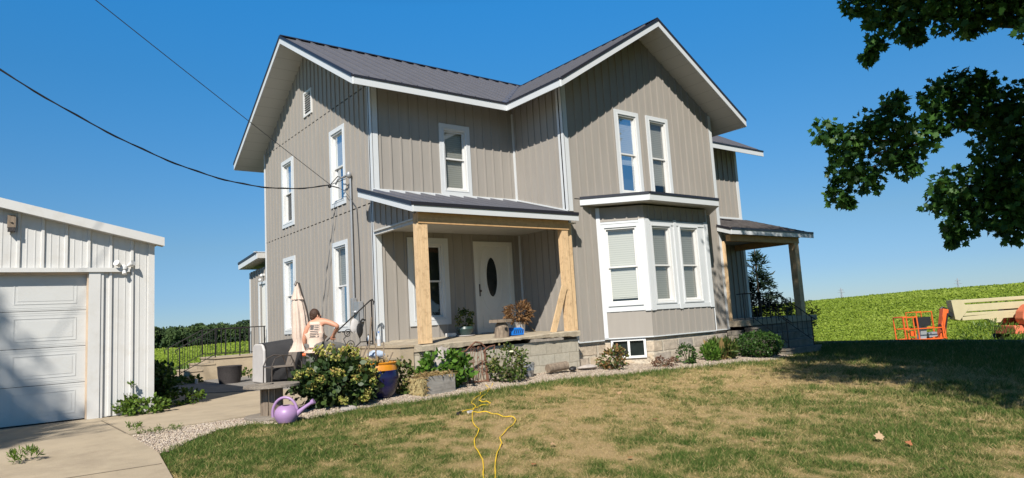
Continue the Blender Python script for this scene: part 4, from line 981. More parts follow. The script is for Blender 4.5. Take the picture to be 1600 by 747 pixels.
# ---- crop field behind
def field(name, label, az0, az1, t0, t1, n, hs, k0=1.0):
    az = RNG.uniform(math.radians(az0), math.radians(az1), n); t = np.exp(RNG.uniform(math.log(t0), math.log(t1), n))
    x = -6.4 + t * np.cos(az); y = -12.8 + t * np.sin(az)
    rows = np.abs(((x * .34 + y * .94) / .76) % 1 - .5)
    k = (RNG.uniform(0, 1, n) < 1 - .7 * sst((rows - .28) / .15) * np.clip(1.6 - t / 40, 0, 1)); x, y, t = x[k], y[k], t[k]; n = len(x)
    hgt = RNG.uniform(.0, 1, n) ** .7 * hs * (.7 + .6 * fbm(x * .5, y * .5))
    P = np.stack([x, y, zt(x, y) + hgt], -1)
    aim = RNG.normal(size=(n, 3)); aim[:, 2] = aim[:, 2] * .4 + .15
    out = np.tile(np.array([[-.35, -.35, .8]]), (n, 1))
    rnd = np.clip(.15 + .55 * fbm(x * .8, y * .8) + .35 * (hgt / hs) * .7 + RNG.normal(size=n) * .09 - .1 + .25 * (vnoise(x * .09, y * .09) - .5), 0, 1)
    o = cloud(name, P, 'crop', 'quad', np.clip(t / 42, .7, 7) * .066 * k0, .5, aim=aim, outward=out, rnd=rnd)
    tag(o, label, 'crop', kind='stuff')
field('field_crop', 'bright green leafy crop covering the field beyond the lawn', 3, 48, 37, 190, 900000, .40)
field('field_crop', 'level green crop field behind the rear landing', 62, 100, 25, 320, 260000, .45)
# rough grass between the yard and the field on the left
n = 40000; x = RNG.uniform(-14, 3, n); y = RNG.uniform(8.8, 14, n); k = (x < 0) | (y > 9.2); x, y = x[k], y[k]
aim = RNG.normal(size=(len(x), 3)) * np.array([.5, .5, .3]); aim[:, 2] = 1
tag(cloud('rough_grass', np.stack([x, y, zt(x, y)], -1), 'weed', 'long', .32, .6, aim=aim), 'tall rough grass between the back yard and the field', 'grass', kind='stuff')

# ---- distant wood
def forest():
    Ps = []; Ds = []; R = []; Sz = []
    for i in range(520):
        az = math.radians(RNG.uniform(60, 108)); t = RNG.uniform(322, 372)
        x = -6.4 + t * math.cos(az); y = -12.8 + t * math.sin(az); h = (6.0 + 4.2 * float(fbm(az * 22, 3.0)) + RNG.uniform(-.7, 1.0)) * t / 335; r = RNG.uniform(2.6, 4.0)
        for q in range(3):
            cz = zg(x, y) + h * (.30 + .30 * q) ; p, dd = ellipsoid_points((x + RNG.normal() * .8, y, cz), (r * (1 - .14 * q), r, h * .26), 190, .7)
            Ps.append(p); Ds.append(dd); R.append(np.clip(RNG.uniform(.15, .8) + RNG.normal(size=190) * .12 + .12 * (q - 1), 0, 1))
    P = np.vstack(Ps); D_ = np.vstack(Ds)
    o = cloud('woodland', P, 'forest', 'quad', .75, .4, outward=D_, rnd=np.hstack(R)); tag(o, 'dark green wood along the far edge of the level field', 'woodland', kind='stuff')
forest()

# ---- the maple on the right: trunk off to the side, low limbs reaching into view
MAPLE_BLOBS = [(5.29, -7.09, 3.26, 0.23), (5.46, -7.32, 3.02, 0.32), (5.73, -7.54, 3.12, 0.34), (5.56, -7.2, 2.6, 0.3), (5.89, -7.44, 2.43, 0.3), (5.58, -7.03, 2.19, 0.23), (5.73, -7.12, 2.01, 0.11), (5.93, -7.85, 3.31, 0.36), (6.02, -7.98, 3.64, 0.22), (6.22, -8.17, 3.04, 0.4), (6.24, -7.98, 2.57, 0.27), (6.14, -7.81, 2.77, 0.29), (6.49, -8.47, 3.67, 0.29), (6.7, -8.79, 3.78, 0.35), (6.89, -9.07, 3.75, 0.24), (6.46, -8.51, 3.26, 0.31), (6.82, -8.93, 3.31, 0.41), (7.0, -9.34, 3.38, 0.43), (7.05, -9.16, 2.77, 0.47), (7.15, -9.51, 2.91, 0.53), (7.12, -9.25, 2.21, 0.51), (6.98, -8.85, 1.95, 0.46), (6.68, -8.51, 2.1, 0.37), (6.59, -8.28, 1.89, 0.27), (6.8, -8.52, 1.55, 0.35), (6.81, -8.36, 1.26, 0.18), (7.02, -8.97, 1.66, 0.45), (7.31, -9.3, 1.56, 0.43), (7.22, -9.06, 1.21, 0.19), (7.05, -9.59, 2.24, 0.52), (5.26, -7.89, 5.34, 0.24), (5.45, -8.15, 5.16, 0.35), (5.54, -8.0, 4.6, 0.16), (5.55, -7.85, 4.42, 0.12), (5.68, -8.42, 4.92, 0.35), (5.84, -8.5, 4.62, 0.17), (5.9, -8.85, 4.98, 0.42), (6.09, -9.22, 4.73, 0.4), (6.28, -9.19, 4.62, 0.14), (6.39, -9.57, 4.86, 0.36), (6.62, -9.84, 4.72, 0.33), (5.82, -9.08, 5.21, 0.52), (5.37, -8.51, 5.46, 0.48), (6.48, -9.85, 5.16, 0.61)]
OFF_BLOBS = [(7.6, -11.2, 4.6, 1.4), (9, -11.4, 8.0, 2.8), (7, -11.6, 3.0, 1.5), (5.6, -9.3, 7.6, 2.0), (8, -8.7, 8.6, 2.4), (11, -9.4, 9.0, 2.3), (11, -12, 5, 2.8), (13, -11.2, 8.8, 2.4), (4.6, -12.3, 3.2, 1.5), (8.5, -13.2, 4.5, 2.4), (6.5, -12, 7.5, 2.6), (10.5, -11, 9.5, 2.6), (4.6, -8.2, 7.2, 1.3), (13.5, -13, 6, 2.4), (9.5, -11.0, 3.6, 1.4), (12.2, -10.6, 3.8, 1.6), (5.6, -11.2, 5.2, 1.6), (1.3, -13.5, 3.9, 1.2), (.7, -11.7, 5.9, 1.0), (2.2, -12.4, 4.7, 1.3), (3.4, -11.9, 4.4, 1.0), (4.8, -12.6, 5.0, 1.5), (3.2, -13.6, 4.6, 1.3), (7.2, -9.9, 7.0, 1.6), (10, -8.2, 10.0, 2.0), (.6, -12.4, 7.2, .9), (1.7, -11.9, 8.2, .6), (2.9, -11, 8.4, .7), (4, -10.3, 8.4, .8), (4.9, -8.9, 7.6, 1.2), (5.6, -8.2, 8.2, 1.2)]
TRK = Vector((10.0, -12.2, zg(10.0, -12.2)))
mt = thing('maple_tree', 'large maple whose dark leafy limbs hang in at the upper right', 'tree', TRK)
Ps, Ds = [], []
for (x, y, z, r) in MAPLE_BLOBS:
    n = int(60 + 1250 * r * r); p, dd = ellipsoid_points((x, y, z), (r, r, r), n, .25); Ps.append(p); Ds.append(dd)
for (x, y, z, r) in OFF_BLOBS:
    p, dd = clumps((x, y, z), (r, r, r * .8), int(46 * r * r) + 6, .5, 32, shell=.25); Ps.append(p); Ds.append(dd)
P = np.vstack(Ps); D_ = np.vstack(Ds)
aim = D_ * .4 + RNG.normal(size=P.shape) * .6; aim[:, 2] -= .55
D2 = D_ * .5; D2[:, 2] += .55
big = np.full(len(P), .122)
cloud('crown', P, 'maple_leaf', 'maple', big, .3, parent=mt, aim=aim, outward=D2, rnd=np.clip(.35 + RNG.normal(size=len(P)) * .22, 0, 1))
tb = MB(); tb.tube([TRK + Vector((0, 0, -.3)), TRK + Vector((0, 0, .4)), TRK + Vector((-.1, .1, 2.2)), TRK + Vector((-.3, .3, 4.5)), TRK + Vector((-.3, .2, 8))], [.55, .42, .34, .26, .10], 12); tb.build('trunk', 'bark', mt, smooth=True)
def limb(a, b, r0, r1, sag=0, n=7):
    a = Vector(a); b = Vector(b); pts = []
    for i in range(n + 1):
        t = i / n; p = a.lerp(b, t) + Vector((0, 0, sag * 4 * t * (1 - t))) + Vector((math.sin(t * 9 + a.x) * .05, math.cos(t * 7) * .05, 0)); pts.append(p)
    return pts, [r0 + (r1 - r0) * i / n for i in range(n + 1)]
T1 = TRK + Vector((-.15, .1, 2.6)); T2 = TRK + Vector((-.3, .3, 4.6))
for b_, bi in ((T1, [22, 28, 26, 24]), (T1, [19, 20, 17]), (T2, [9, 15, 12, 13]), (T2, [36, 38, 34, 31]), (T2, [41, 42, 40])):
    hub = Vector(MAPLE_BLOBS[bi[0]][:3]) * .8 + Vector(b_) * .2
    tb = MB(); tb.tube(*limb(b_, hub, .10, .035, .3), 7)
    for j in bi:
        tb.tube(*limb(hub, MAPLE_BLOBS[j][:3], .028, .010, .05), 6)
    tb.build('limb', 'bark', mt, smooth=True)
hubm = Vector((6.25, -8.1, 2.85)); tb = MB(); tb.tube(*limb(Vector(MAPLE_BLOBS[17][:3]), hubm, .035, .02, .03), 6)
for j in (0, 1, 3, 5, 4, 8, 7, 9): tb.tube(*limb(hubm, MAPLE_BLOBS[j][:3], .018, .006, .06), 6)
tb.build('limb', 'bark', mt, smooth=True)

# ---- tree behind the camera on the left, seen only by its shadow on the garage and drive
SH = thing('shade_tree', 'tall broadleaf tree standing behind the viewer beyond the driveway', 'tree', (-18.4, -11.5, zg(-18.4, -11.5)))
Ps, Ds = [], []
for (x, y, z, r) in ((-16.1, -9.5, 9.2, 1.7), (-17.5, -10.6, 10.6, 2.4), (-16.0, -8.6, 11.6, 1.1), (-15.6, -11.2, 8.6, 1.0), (-18.3, -9.8, 8.4, 2.0), (-16.7, -11.6, 11.4, 1.3), (-14.9, -9.9, 9.2, .75)):
    p, dd = clumps((x, y, z), (r, r, r), int(34 * r * r), .42, 22, shell=.3); Ps.append(p); Ds.append(dd)
cloud('crown', np.vstack(Ps), 'maple_leaf', 'oval', .17, .3, parent=SH, outward=np.vstack(Ds))
tb = MB(); tb.tube([(-18.4, -11.5, -1.5), (-18.4, -11.5, 2), (-18.1, -11, 6), (-17.6, -10.4, 10)], [.45, .32, .25, .1], 10); tb.build('trunk', 'bark', SH, smooth=True)

# ---- generic shrub
def shrub(name, label, cat, c, r, m, n, size, shape='oval', group=None, clump=.10, stems=8, zoff=None, shell=.55, nl=14, aimup=0, hole=None):
    z0 = zb(c[0], c[1]) + (zoff or 0)
    t = thing(name, label, cat, (c[0], c[1], z0), group)
    P, Dd = clumps((c[0], c[1], z0 + r[2] * .98), r, max(3, n // nl), clump, nl, zmin=z0 + .01, shell=shell)
    aim = Dd * .7 + RNG.normal(size=P.shape) * .5; aim[:, 2] += aimup
    D2 = Dd.copy(); D2[:, 2] += .5
    cloud('foliage', P, m, shape, size, .35, parent=t, aim=aim, outward=D2)
    if stems:
        s = MB()
        for i in range(stems):
            a = 2 * PI * i / stems + .3; d_ = RNG.uniform(.3, .8)
            s.tube([(c[0], c[1], z0 - .02), (c[0] + .4 * r[0] * d_ * math.cos(a), c[1] + .4 * r[1] * d_ * math.sin(a), z0 + r[2] * .6), (c[0] + r[0] * d_ * math.cos(a), c[1] + r[1] * d_ * math.sin(a), z0 + r[2] * 1.3)], [.010, .008, .004], 5)
        s.build('stem', 'stem', t)
    return t
# hydrangea
hy = shrub('hydrangea', 'big green hydrangea bush with faded yellow-green flower heads by the blue pot', 'shrub', (-2.15, -2.85), (.62, .48, .36), 'hydrangea', 2900, .085, clump=.15, stems=12, shell=.35)
rg = random.Random(5); z0 = zg(-2.15, -2.85)
heads = [(-2.42, -3.1, .05), (-2.28, -3.15, -.02), (-2.62, -3.05, -.2), (-2.1, -3.0, .06), (-1.95, -3.1, -.02), (-1.78, -3.1, -.12), (-2.55, -3.2, -.32), (-2.35, -3.32, -.22), (-2.28, -3.30, -.26), (-1.92, -3.2, -.22), (-1.7, -3.15, -.28), (-1.62, -3.0, -.30), (-1.50, -2.95, -.34), (-1.68, -3.12, -.42), (-2.66, -3.15, -.40), (-2.2, -2.8, .12), (-2.4, -2.8, .10), (-1.9, -2.8, .10), (-2.75, -2.9, -.25), (-2.05, -3.33, -.35), (-1.85, -3.28, -.66), (-1.9, -3.30, -.74), (-2.28, -3.38, -.74), (-2.0, -3.05, .02), (-1.78, -2.7, .02)]
for (x, y, z) in [(a_, b_, c_ - .10 if c_ > -.5 else c_) for a_, b_, c_ in heads]:
    p, dd = ellipsoid_points((x, y, z), (.075, .075, .06), 55, .75); cloud('flower_head', p, 'hyd_flower', 'floret', .030, .3, parent=hy, outward=dd)
# plants along the porch, left to right
shrub('garden_plant', 'low leafy plant with yellowing tips between the blue pot and the wooden box', 'plant', (-.93, -2.62), (.24, .22, .26), 'mid', 420, .07, clump=.09)
shrub('leafy_plant', 'lush bright green leafy plant behind the grey wooden box', 'plant', (-.02, -2.55), (.48, .34, .30), 'lush', 1100, .095, clump=.12)
rs = shrub('rose_bush', 'rose bush with one cream bloom beside the rusty garden gate', 'shrub', (1.32, -2.62), (.40, .34, .34), 'mid', 1000, .055, clump=.10)
for (x, y, z) in ((1.20, -2.90, -.30), (1.5, -2.78, -.42)):
    b = MB(); [b.ball((x + .018 * math.cos(i), y + .018 * math.sin(i), z), .028, .028, .02, 8, 5) for i in range(0, 6)]; b.build('bloom', 'petal', rs, smooth=True)
shrub('young_shrub', 'small shrub with rust-tinged leaves below the basement window', 'shrub', (4.17, -2.6), (.40, .30, .22), 'rusty_leaf', 560, .06, clump=.09)
shrub('withered_plant', 'withered reddish-brown plant lying on the gravel under the bay', 'plant', (5.25, -3.02), (.36, .20, .09), 'brown_leaf', 380, .04, clump=.07, stems=6)
shrub('young_shrub', 'small upright green shrub alone on the gravel below the bay', 'shrub', (6.08, -3.0), (.22, .2, .22), 'box_leaf', 460, .05, clump=.07)
shrub('grass_clump', 'clump of bright strap-leaved grass left of the daylilies', 'plant', (6.95, -2.98), (.22, .18, .16), 'lush', 420, .14, 'long', clump=.05, aimup=.9, stems=0)
dl = shrub('daylily_clump', 'daylily clump with dry tan flower stalks left of the round boxwood', 'plant', (7.45, -2.95), (.34, .26, .20), 'mid', 620, .17, 'long', clump=.06, aimup=.9, stems=0)
p = np.stack([RNG.uniform(7.15, 7.8, 130), RNG.uniform(-3.1, -2.7, 130), np.full(130, zg(7.4, -2.9))], -1); a_ = RNG.normal(size=(130, 3)) * .25; a_[:, 2] = 1
cloud('stalk', p, 'dry', 'long', .42, .4, parent=dl, aim=a_)
shrub('boxwood', 'round dense dark green boxwood beside the side porch steps', 'shrub', (8.62, -3.18), (.58, .50, .29), 'box_leaf', 5200, .045, clump=.07, shell=.88, stems=6)
# evergreen behind the side porch
ev = thing('evergreen_tree', 'dark shaggy evergreen seen under the side porch roof', 'tree', (15.3, .9, zg(15.3, .9)))
Ps, As = [], []
for i in range(150):
    h = RNG.uniform(0, 1) ** 1.1; z = -.9 + 3.0 * h; L_ = (1.05 * (1 - h) ** .8 + .10) * RNG.uniform(.55, 1.1); a_ = RNG.uniform(0, 6.28)
    d_ = np.array([math.cos(a_), math.sin(a_), .35 if h < .8 else .9]); m_ = int(40 * L_) + 10; tt = RNG.uniform(.1, 1, m_)[:, None]
    p = np.array([15.3, .9, z]) + d_ * tt * L_ - np.array([0, 0, .25]) * (tt ** 2) * L_ + RNG.normal(size=(m_, 3)) * .035
    Ps.append(p); q = np.tile(d_, (m_, 1)) + RNG.normal(size=(m_, 3)) * .5; q[:, 2] -= .2; As.append(q)
cloud('foliage', np.vstack(Ps), 'ever', 'long', .16, .4, parent=ev, aim=np.vstack(As))
for (x, y, z) in ((16.2, .0, -.35), (15.9, .7, -.2)):
    P, Dd = clumps((x, y, z), (.75, .6, .85), 60, .14, 18); cloud('foliage', P, 'ever', 'long', .13, .4, parent=ev, outward=Dd)
b = MB(); b.tube([(15.3, .9, -1.1), (15.3, .9, .8), (15.28, .88, 2.2), (15.26, .86, 2.55)], [.07, .045, .015, .006], 6); b.build('trunk', 'bark', ev)
# weeds
shrub('weed_patch', 'bright green weeds growing against the garage corner', 'weeds', (-4.42, -.62), (.36, .20, .13), 'weed', 620, .055, clump=.07, stems=0)
shrub('weed_patch', 'straggly taller weeds climbing the white garage wall', 'weeds', (-4.62, -.56), (.10, .05, .28), 'weed', 140, .05, clump=.05, stems=3)
shrub('overgrown_bush', 'dark overgrown bush in the shade along the garage side', 'shrub', (-3.92, 1.2), (.22, .9, .34), 'box_leaf', 2600, .07, clump=.13, stems=8)
shrub('weed_patch', 'low weeds trailing over the path from the garage corner', 'weeds', (-3.75, .35), (.5, .35, .12), 'weed', 700, .055, clump=.07, stems=0)
shrub('weed_patch', 'weeds growing at the foot of the rear steps', 'weeds', (-2.5, 5.9), (.5, .25, .10), 'weed', 300, .07, clump=.07, stems=0)
shrub('weed_patch', 'weeds beside the black planter on the patio', 'weeds', (-1.05, 5.1), (.25, .2, .12), 'weed', 200, .06, clump=.06, stems=0)
shrub('grass_tuft', 'grass tuft with dry seed stems growing in the driveway crack', 'weeds', (-6.05, -3.98), (.12, .10, .05), 'weed', 170, .06, 'long', clump=.04, aimup=.7, stems=0, zoff=.03)
shrub('grass_tuft', 'thin grass in the joint between driveway and garden path', 'weeds', (-4.86, -2.55), (.10, .26, .02), 'weed', 120, .05, 'long', clump=.03, aimup=.7, stems=0, zoff=.02)
shrub('moss_patch', 'yellow-green mossy patch at the gravel corner by the path', 'weeds', (-4.62, -3.1), (.26, .12, .02), 'weed', 500, .03, 'long', clump=.05, aimup=.4, stems=0)
shrub('tall_weeds', 'tall pale weeds in front of the boom lift chassis', 'weeds', (27.3, -2.2), (2.3, 1.2, .75), 'weed', 1700, .16, 'long', clump=.3, aimup=.8, stems=0)

# ================================================================ loose objects
def at(o, *parts): return o
# ---- watering can
wc = thing('watering_can', 'lilac plastic watering can on the grass in front of the cable-reel table', 'watering can', (-3.18, -3.70, zg(-3.18, -3.7)))
zc = zg(-3.18, -3.70); c = Vector((-3.22, -3.70, zc))
b = MB(); b.lathe(c, [(.07, .004), (.115, .02), (.150, .08), (.158, .13), (.145, .18), (.105, .225), (.060, .240), (.055, .236)], 28); b.build('body', 'lilac', wc, smooth=True)
b = MB(); b.lathe(c + Vector((-.015, -.035, .0)), [(.048, .236), (.048, .243)], 20, sy=.8); b.build('filler_hole', 'black', wc)
ax = Vector((.79, -.61, 0)).normalized()
b = MB(); b.tube([c + ax * .10 + Vector((0, 0, .09)), c + ax * .17 + Vector((0, 0, .14)), c + ax * .25 + Vector((0, 0, .20)), c + ax * .345 + Vector((0, 0, .255))], [.045, .034, .024, .022], 12)
b.tube([c + ax * .335 + Vector((0, 0, .25)), c + ax * .37 + Vector((0, 0, .27))], [.034, .038], 14); b.build('spout', 'lilac', wc, smooth=True)
b = MB(); b.tube([c + ax * (.165 * math.cos(t) - .02) + Vector((0, 0, .14 + .20 * math.sin(t))) for t in np.linspace(.15, PI + .25, 16)], .018, 10); b.build('handle', 'lilac', wc, smooth=True)
# ---- cable reel table
sx_, sy_ = -3.22, -3.12; z0 = zg(sx_, sy_)
sp = thing('reel_table', 'weathered wooden cable reel used as a small round table', 'table', (sx_, sy_, z0))
b = MB(); b.lathe((sx_, sy_, z0), [(.365, .425), (.375, .43), (.375, .462), (.365, .467)], 32, jit=.008); b.build('table_top', 'old_wood', sp)
b = MB(); b.lathe((sx_, sy_, z0), [(.36, .008), (.365, .012), (.365, .045), (.355, .05)], 32, jit=.008); b.build('base', 'old_wood', sp)
b = MB()
for i in range(10):
    a_ = 2 * PI * i / 10; b.beam((sx_ + .135 * math.cos(a_), sy_ + .135 * math.sin(a_), z0 + .05), (sx_ + .135 * math.cos(a_), sy_ + .135 * math.sin(a_), z0 + .425), .078, .022, up=(math.cos(a_), math.sin(a_), 0))
b.build('drum', 'old_wood_z', sp)
b = MB(); b.lathe((sx_ - .09, sy_ + .02, z0), [(.12, .468), (.12, .483)], 20); b.build('hub_disc', 'old_wood', sp)
# ---- glazed pot
px_, py_ = -1.36, -2.72; z0 = zb(px_, py_)
gp = thing('glazed_pot', 'large dark blue glazed pot with an amber rim beside the hydrangea', 'plant pot', (px_, py_, z0))
b = MB(); b.lathe((px_, py_, z0), [(.19, 0), (.24, .06), (.285, .16), (.305, .27), (.302, .36), (.285, .43)], 36); b.build('body', 'cobalt', gp, smooth=True)
b = MB(); b.lathe((px_, py_, z0), [(.285, .43), (.278, .47), (.262, .52), (.275, .535), (.28, .55), (.265, .56), (.25, .55), (.245, .5)], 36); b.build('rim', 'amber', gp, smooth=True)
b = MB(); b.lathe((px_, py_, z0), [(.245, .515), (.24, .53)], 24, jit=.01); b.build('soil', 'straw', gp)
p, dd = ellipsoid_points((px_, py_, z0 + .53), (.23, .23, .06), 260, .2); cloud('dry_growth', p, 'dry', 'long', .09, .5, parent=gp, outward=dd)
for (x, y, z, x2, y2, z2, lab) in ((-1.40, -2.70, -.34, -1.36, -2.55, .22, 'tallest stake standing in the blue pot'), (-1.30, -2.72, -.34, -1.22, -2.62, .04, 'shorter stake in the middle of the blue pot'), (-1.26, -2.76, -.32, -1.10, -2.70, -.14, 'bent stake leaning right out of the blue pot')):
    b = MB(); b.tube([(x, y, z), ((x + x2) / 2 + .012, (y + y2) / 2, (z + z2) / 2), (x2, y2, z2)], .012, 6); o = b.build('wooden_stake', 'old_wood_z'); tag(o, lab, 'stake', 'stakes in the blue pot')
# ---- wooden planter box
z0 = zb(-.45, -3.0)
wb = thing('planter_box', 'grey weathered wooden box heaped with dry straw at the gravel edge', 'planter box', (-.45, -2.95, z0))
Fb = Fr((-.80, -3.14), (.982, .19), (.19, -.982))
b = MB()
b.fbox(Fb, .07, .70, -.02, .0, z0 - .01, z0 + .29); b.fbox(Fb, .07, .09, -.36, -.021, z0 - .01, z0 + .29); b.fbox(Fb, .68, .70, -.36, -.021, z0 - .01, z0 + .29); b.fbox(Fb, .07, .70, -.38, -.361, z0 - .01, z0 + .29)
b.build('box', mat('weathered_grey_board', (.30, .28, .25), .95, var=.22, scale=5, stretch=(1, 1, 6), bump=.5, dark=(.12, .11, .09), dscale=4, damt=.6), wb)
P = []
for k in range(1300):
    if rg.random() < .6: u, w, z = rg.uniform(.03, .72), rg.uniform(-.38, .0), .29 + rg.uniform(-.01, .05)
    else: u, w, z = rg.uniform(-.02, .08), rg.uniform(-.36, .01), rg.uniform(0, .30)
    P.append(Fb.P(u, w, z0 + z))
b = MB(); b.fbox(Fb, .09, .68, -.36, -.02, z0 + .2, z0 + .285); b.fbox(Fb, -.03, .068, -.34, -.0, z0 - .01, z0 + .27); b.build('straw_fill', 'straw', wb)
a_ = RNG.normal(size=(1300, 3)) * np.array([1, 1, .45]); a_[:, 2] -= .15; cloud('straw', np.array(P), 'dry', 'long', .07, .5, parent=wb, aim=a_)
# ---- rusty ornamental gate
gt = thing('garden_gate', 'rusty arched iron gate panel leaning against the porch wall', 'gate', (.80, -2.4, zb(.8, -2.4)))
Fg = Fr((.52, -2.42), (.97, -.10), (-.10, -.97)); zg0 = zb(.8, -2.4) - .01
b = MB(); b.tube([Fg.P(.05, 0, zg0), Fg.P(.02, 0, zg0 + .56)], .017, 8); b.build('post', 'rust', gt); b = MB(); b.tube([Fg.P(.45, 0, zg0), Fg.P(.40, .0, zg0 + .57)], .022, 8); b.build('post', 'rust', gt)
b = MB(); b.tube([Fg.P(u, 0, zg0 + z) for u, z in ((-.20, .50), (-.12, .58), (.0, .60), (.10, .68), (.22, .75), (.34, .72), (.46, .60))], .016, 8); b.tube([Fg.P(u, .02, zg0 + z) for u, z in ((.36, .55), (.42, .61), (.50, .645), (.62, .66), (.60, .58))], .014, 8); b.build('arch', 'rust', gt)
b = MB(); b.tube([Fg.P(.05, 0, zg0 + .03), Fg.P(.45, 0, zg0 + .03)], .012, 6); b.build('bottom_rail', 'rust', gt)
b = MB()
for i in range(7):
    u = .08 + i * .055; b.tube([Fg.P(u, 0, zg0 + .04), Fg.P(u + .05 * math.sin(i * 2.1), 0, zg0 + .25), Fg.P(u - .04 * math.sin(i), .01, zg0 + .45), Fg.P(u + .02, 0, zg0 + .60)], .006, 5)
for (u, z, s_) in ((.15, .62, 1), (.30, .62, -1), (.14, .40, -1), (.31, .36, 1), (.2, .2, 1), (.36, .17, -1)): b.tube([Fg.P(u + s_ * .055 * math.cos(a_ * .45) * (1 - a_ / 26), 0, zg0 + z + .055 * math.sin(a_ * .45) * (1 - a_ / 26)) for a_ in range(20)], .006, 5)
b.build('scrollwork', 'rust', gt)
b = MB()
for i in range(9):
    u, z = rg.uniform(.1, .42), rg.uniform(.15, .62); b.prism([Fg.P(u, .01, zg0 + z), Fg.P(u + .03, .012, zg0 + z + .018), Fg.P(u + .035, .012, zg0 + z + .05), Fg.P(u + .005, .01, zg0 + z + .035)], (0, -.004, 0))
b.build('leaf_ornament', 'rust', gt)
# ---- rocks, log, bucket
def rock(name, lab, c, r, seed, m='rock', cat='rock', group=None):
    b = MB(); b.ball((0, 0, 0), r[0], r[1], r[2], 14, 9, .09, seed); b.v = [(x + c[0], y + c[1], z + c[2]) for x, y, z in b.v]; o = b.build(name, m, smooth=True); return tag(o, lab, cat, group)
rock('boulder', 'large pale rock leaning on the porch wall behind the leafy plant', (.10, -2.3, -.55), (.36, .20, .38), 3)
rock('flat_stone', 'flat pale stone slab on the gravel at the end of the porch wall', (3.62, -2.32, -.80), (.26, .14, .045), 8)
rock('dark_stone', 'small black rounded stone beside the sawn log', (3.12, -2.42, -.79), (.10, .07, .045), 9, m='black', cat='stone')
rock('stone', 'small brownish stone half buried below the hydrangea', (-2.2, -3.36, -.88), (.14, .10, .05), 12)
lg = thing('sawn_log', 'short sawn log lying on the gravel in front of the porch wall', 'log', (2.75, -2.36, -.80))
b = MB(); b.tube([(2.50, -2.36, -.735), (3.00, -2.36, -.715)], [.085, .09], 16); b.build('bark', 'log', lg); b = MB(); b.tube([(3.0, -2.36, -.715), (3.006, -2.36, -.715)], .086, 16); b.build('cut_end', 'log_end', lg)
bk = thing('bucket', 'small grey metal bucket behind the rose bush', 'bucket', (2.0, -2.34, zb(2.0, -2.34)))
z0 = zb(2.0, -2.34); b = MB(); b.lathe((2.0, -2.34, z0), [(.10, 0), (.105, .01), (.125, .12), (.13, .125), (.128, .13), (.145, .25), (.155, .255), (.14, .262), (.13, .24)], 24); b.build('body', 'grey_metal', bk, smooth=True)
b = MB(); b.tube([(2.0 + .145 * math.cos(t), -2.36 - .05 * math.sin(t), z0 + .25 + .03 * math.sin(t)) for t in np.linspace(0, PI, 12)], .005, 5); b.build('handle', 'iron', bk)
# ---- things on the porch
bh = thing('log_birdhouse', 'log birdhouse with a slab roof standing on the porch edge', 'birdhouse', (1.78, -1.86, -.06))
c = Vector((1.78, -1.86, -.065)); b = MB(); b.lathe(c, [(.155, 0), (.158, .1), (.15, .2), (.12, .27), (.09, .30)], 18, sx=1, sy=.8, jit=.03); b.build('body', 'log', bh)
b = MB(); b.prism([c + Vector((.27 * math.cos(t) * (1 + .06 * math.sin(5 * t)), .15 * math.sin(t), .30)) for t in np.linspace(0, 2 * PI, 22)[:-1]], (0, 0, .06)); b.build('roof', 'log', bh)
b = MB(); b.tube([c + Vector((.02, -.115, .165)), c + Vector((.02, -.133, .165))], .034, 16); b.build('entrance_hole', 'black', bh)
bl = thing('blue_crate', 'bright blue slotted plastic basket beside the log birdhouse', 'basket', (2.22, -1.75, -.05))
b = MB(); b.prism([(2.06, -1.84, -.045), (2.36, -1.84, -.045), (2.38, -1.84, .06), (2.30, -1.84, .11), (2.10, -1.84, .11), (2.04, -1.84, .05)], (0, .2, 0)); b.build('body', 'blue', bl, bevel=.015)
for i in range(5): b = MB(); b.prism([(2.09 + i * .052, -1.845, -.01), (2.105 + i * .052, -1.845, -.01), (2.145 + i * .052, -1.845, .075), (2.13 + i * .052, -1.845, .075)], (0, .004, 0)); b.build('slot', mat('slot_shadow', (.005, .03, .14), .6) if i == 0 else 'slot', bl) if False else b.build('slot', 'black', bl)
pp = thing('potted_plant', 'small leafy plant in a dark round pot under the porch window', 'potted plant', (1.86, -.42, -.01))
b = MB(); b.lathe((1.86, -.42, -.01), [(.10, 0), (.16, .08), (.19, .15), (.17, .20), (.15, .19)], 24); b.build('pot', mat('dark_teal_pot', (.03, .06, .055), .4), pp, smooth=True)
b = MB(); b.lathe((1.86, -.42, -.01), [(.21, 0), (.215, .015)], 24); b.build('saucer', 'cover_light', pp)
P, Dd = clumps((1.86, -.42, .36), (.19, .17, .22), 26, .07, 12); cloud('foliage', P, 'mid', 'oval', .055, .3, parent=pp, outward=Dd)
wt = MB(); wt.box(1.42, 1.62, -.42, -.30, -.01, .07); wt.box(1.62, 1.64, -.42, -.30, .02, .05); o = wt.build('white_box', 'white_vinyl', bevel=.01); tag(o, 'low white box on the porch floor left of the dark pot', 'box')
fn = thing('potted_fern', 'dried brown bushy fern in a pale pot at the back of the porch', 'potted plant', (2.90, -1.05, -.02))
b = MB(); b.lathe((2.90, -1.05, -.02), [(.09, 0), (.12, .22), (.13, .23), (.12, .24)], 22); b.build('pot', 'cover_light', fn, smooth=True)
P, Dd = clumps((2.84, -1.08, .42), (.26, .24, .22), 60, .07, 20); cloud('foliage', P, leaf_mat('dried_fern', [(.09, .05, .025), (.20, .10, .04), (.28, .17, .08)], .8, .15), 'long', .09, .4, parent=fn, aim=Dd + RNG.normal(size=Dd.shape) * .4)
b = MB(); b.tube([(3.02, -1.1, .22), (3.14, -1.16, .05), (3.2, -1.2, -.01)], .006, 5); b.build('frond', 'dry', fn)
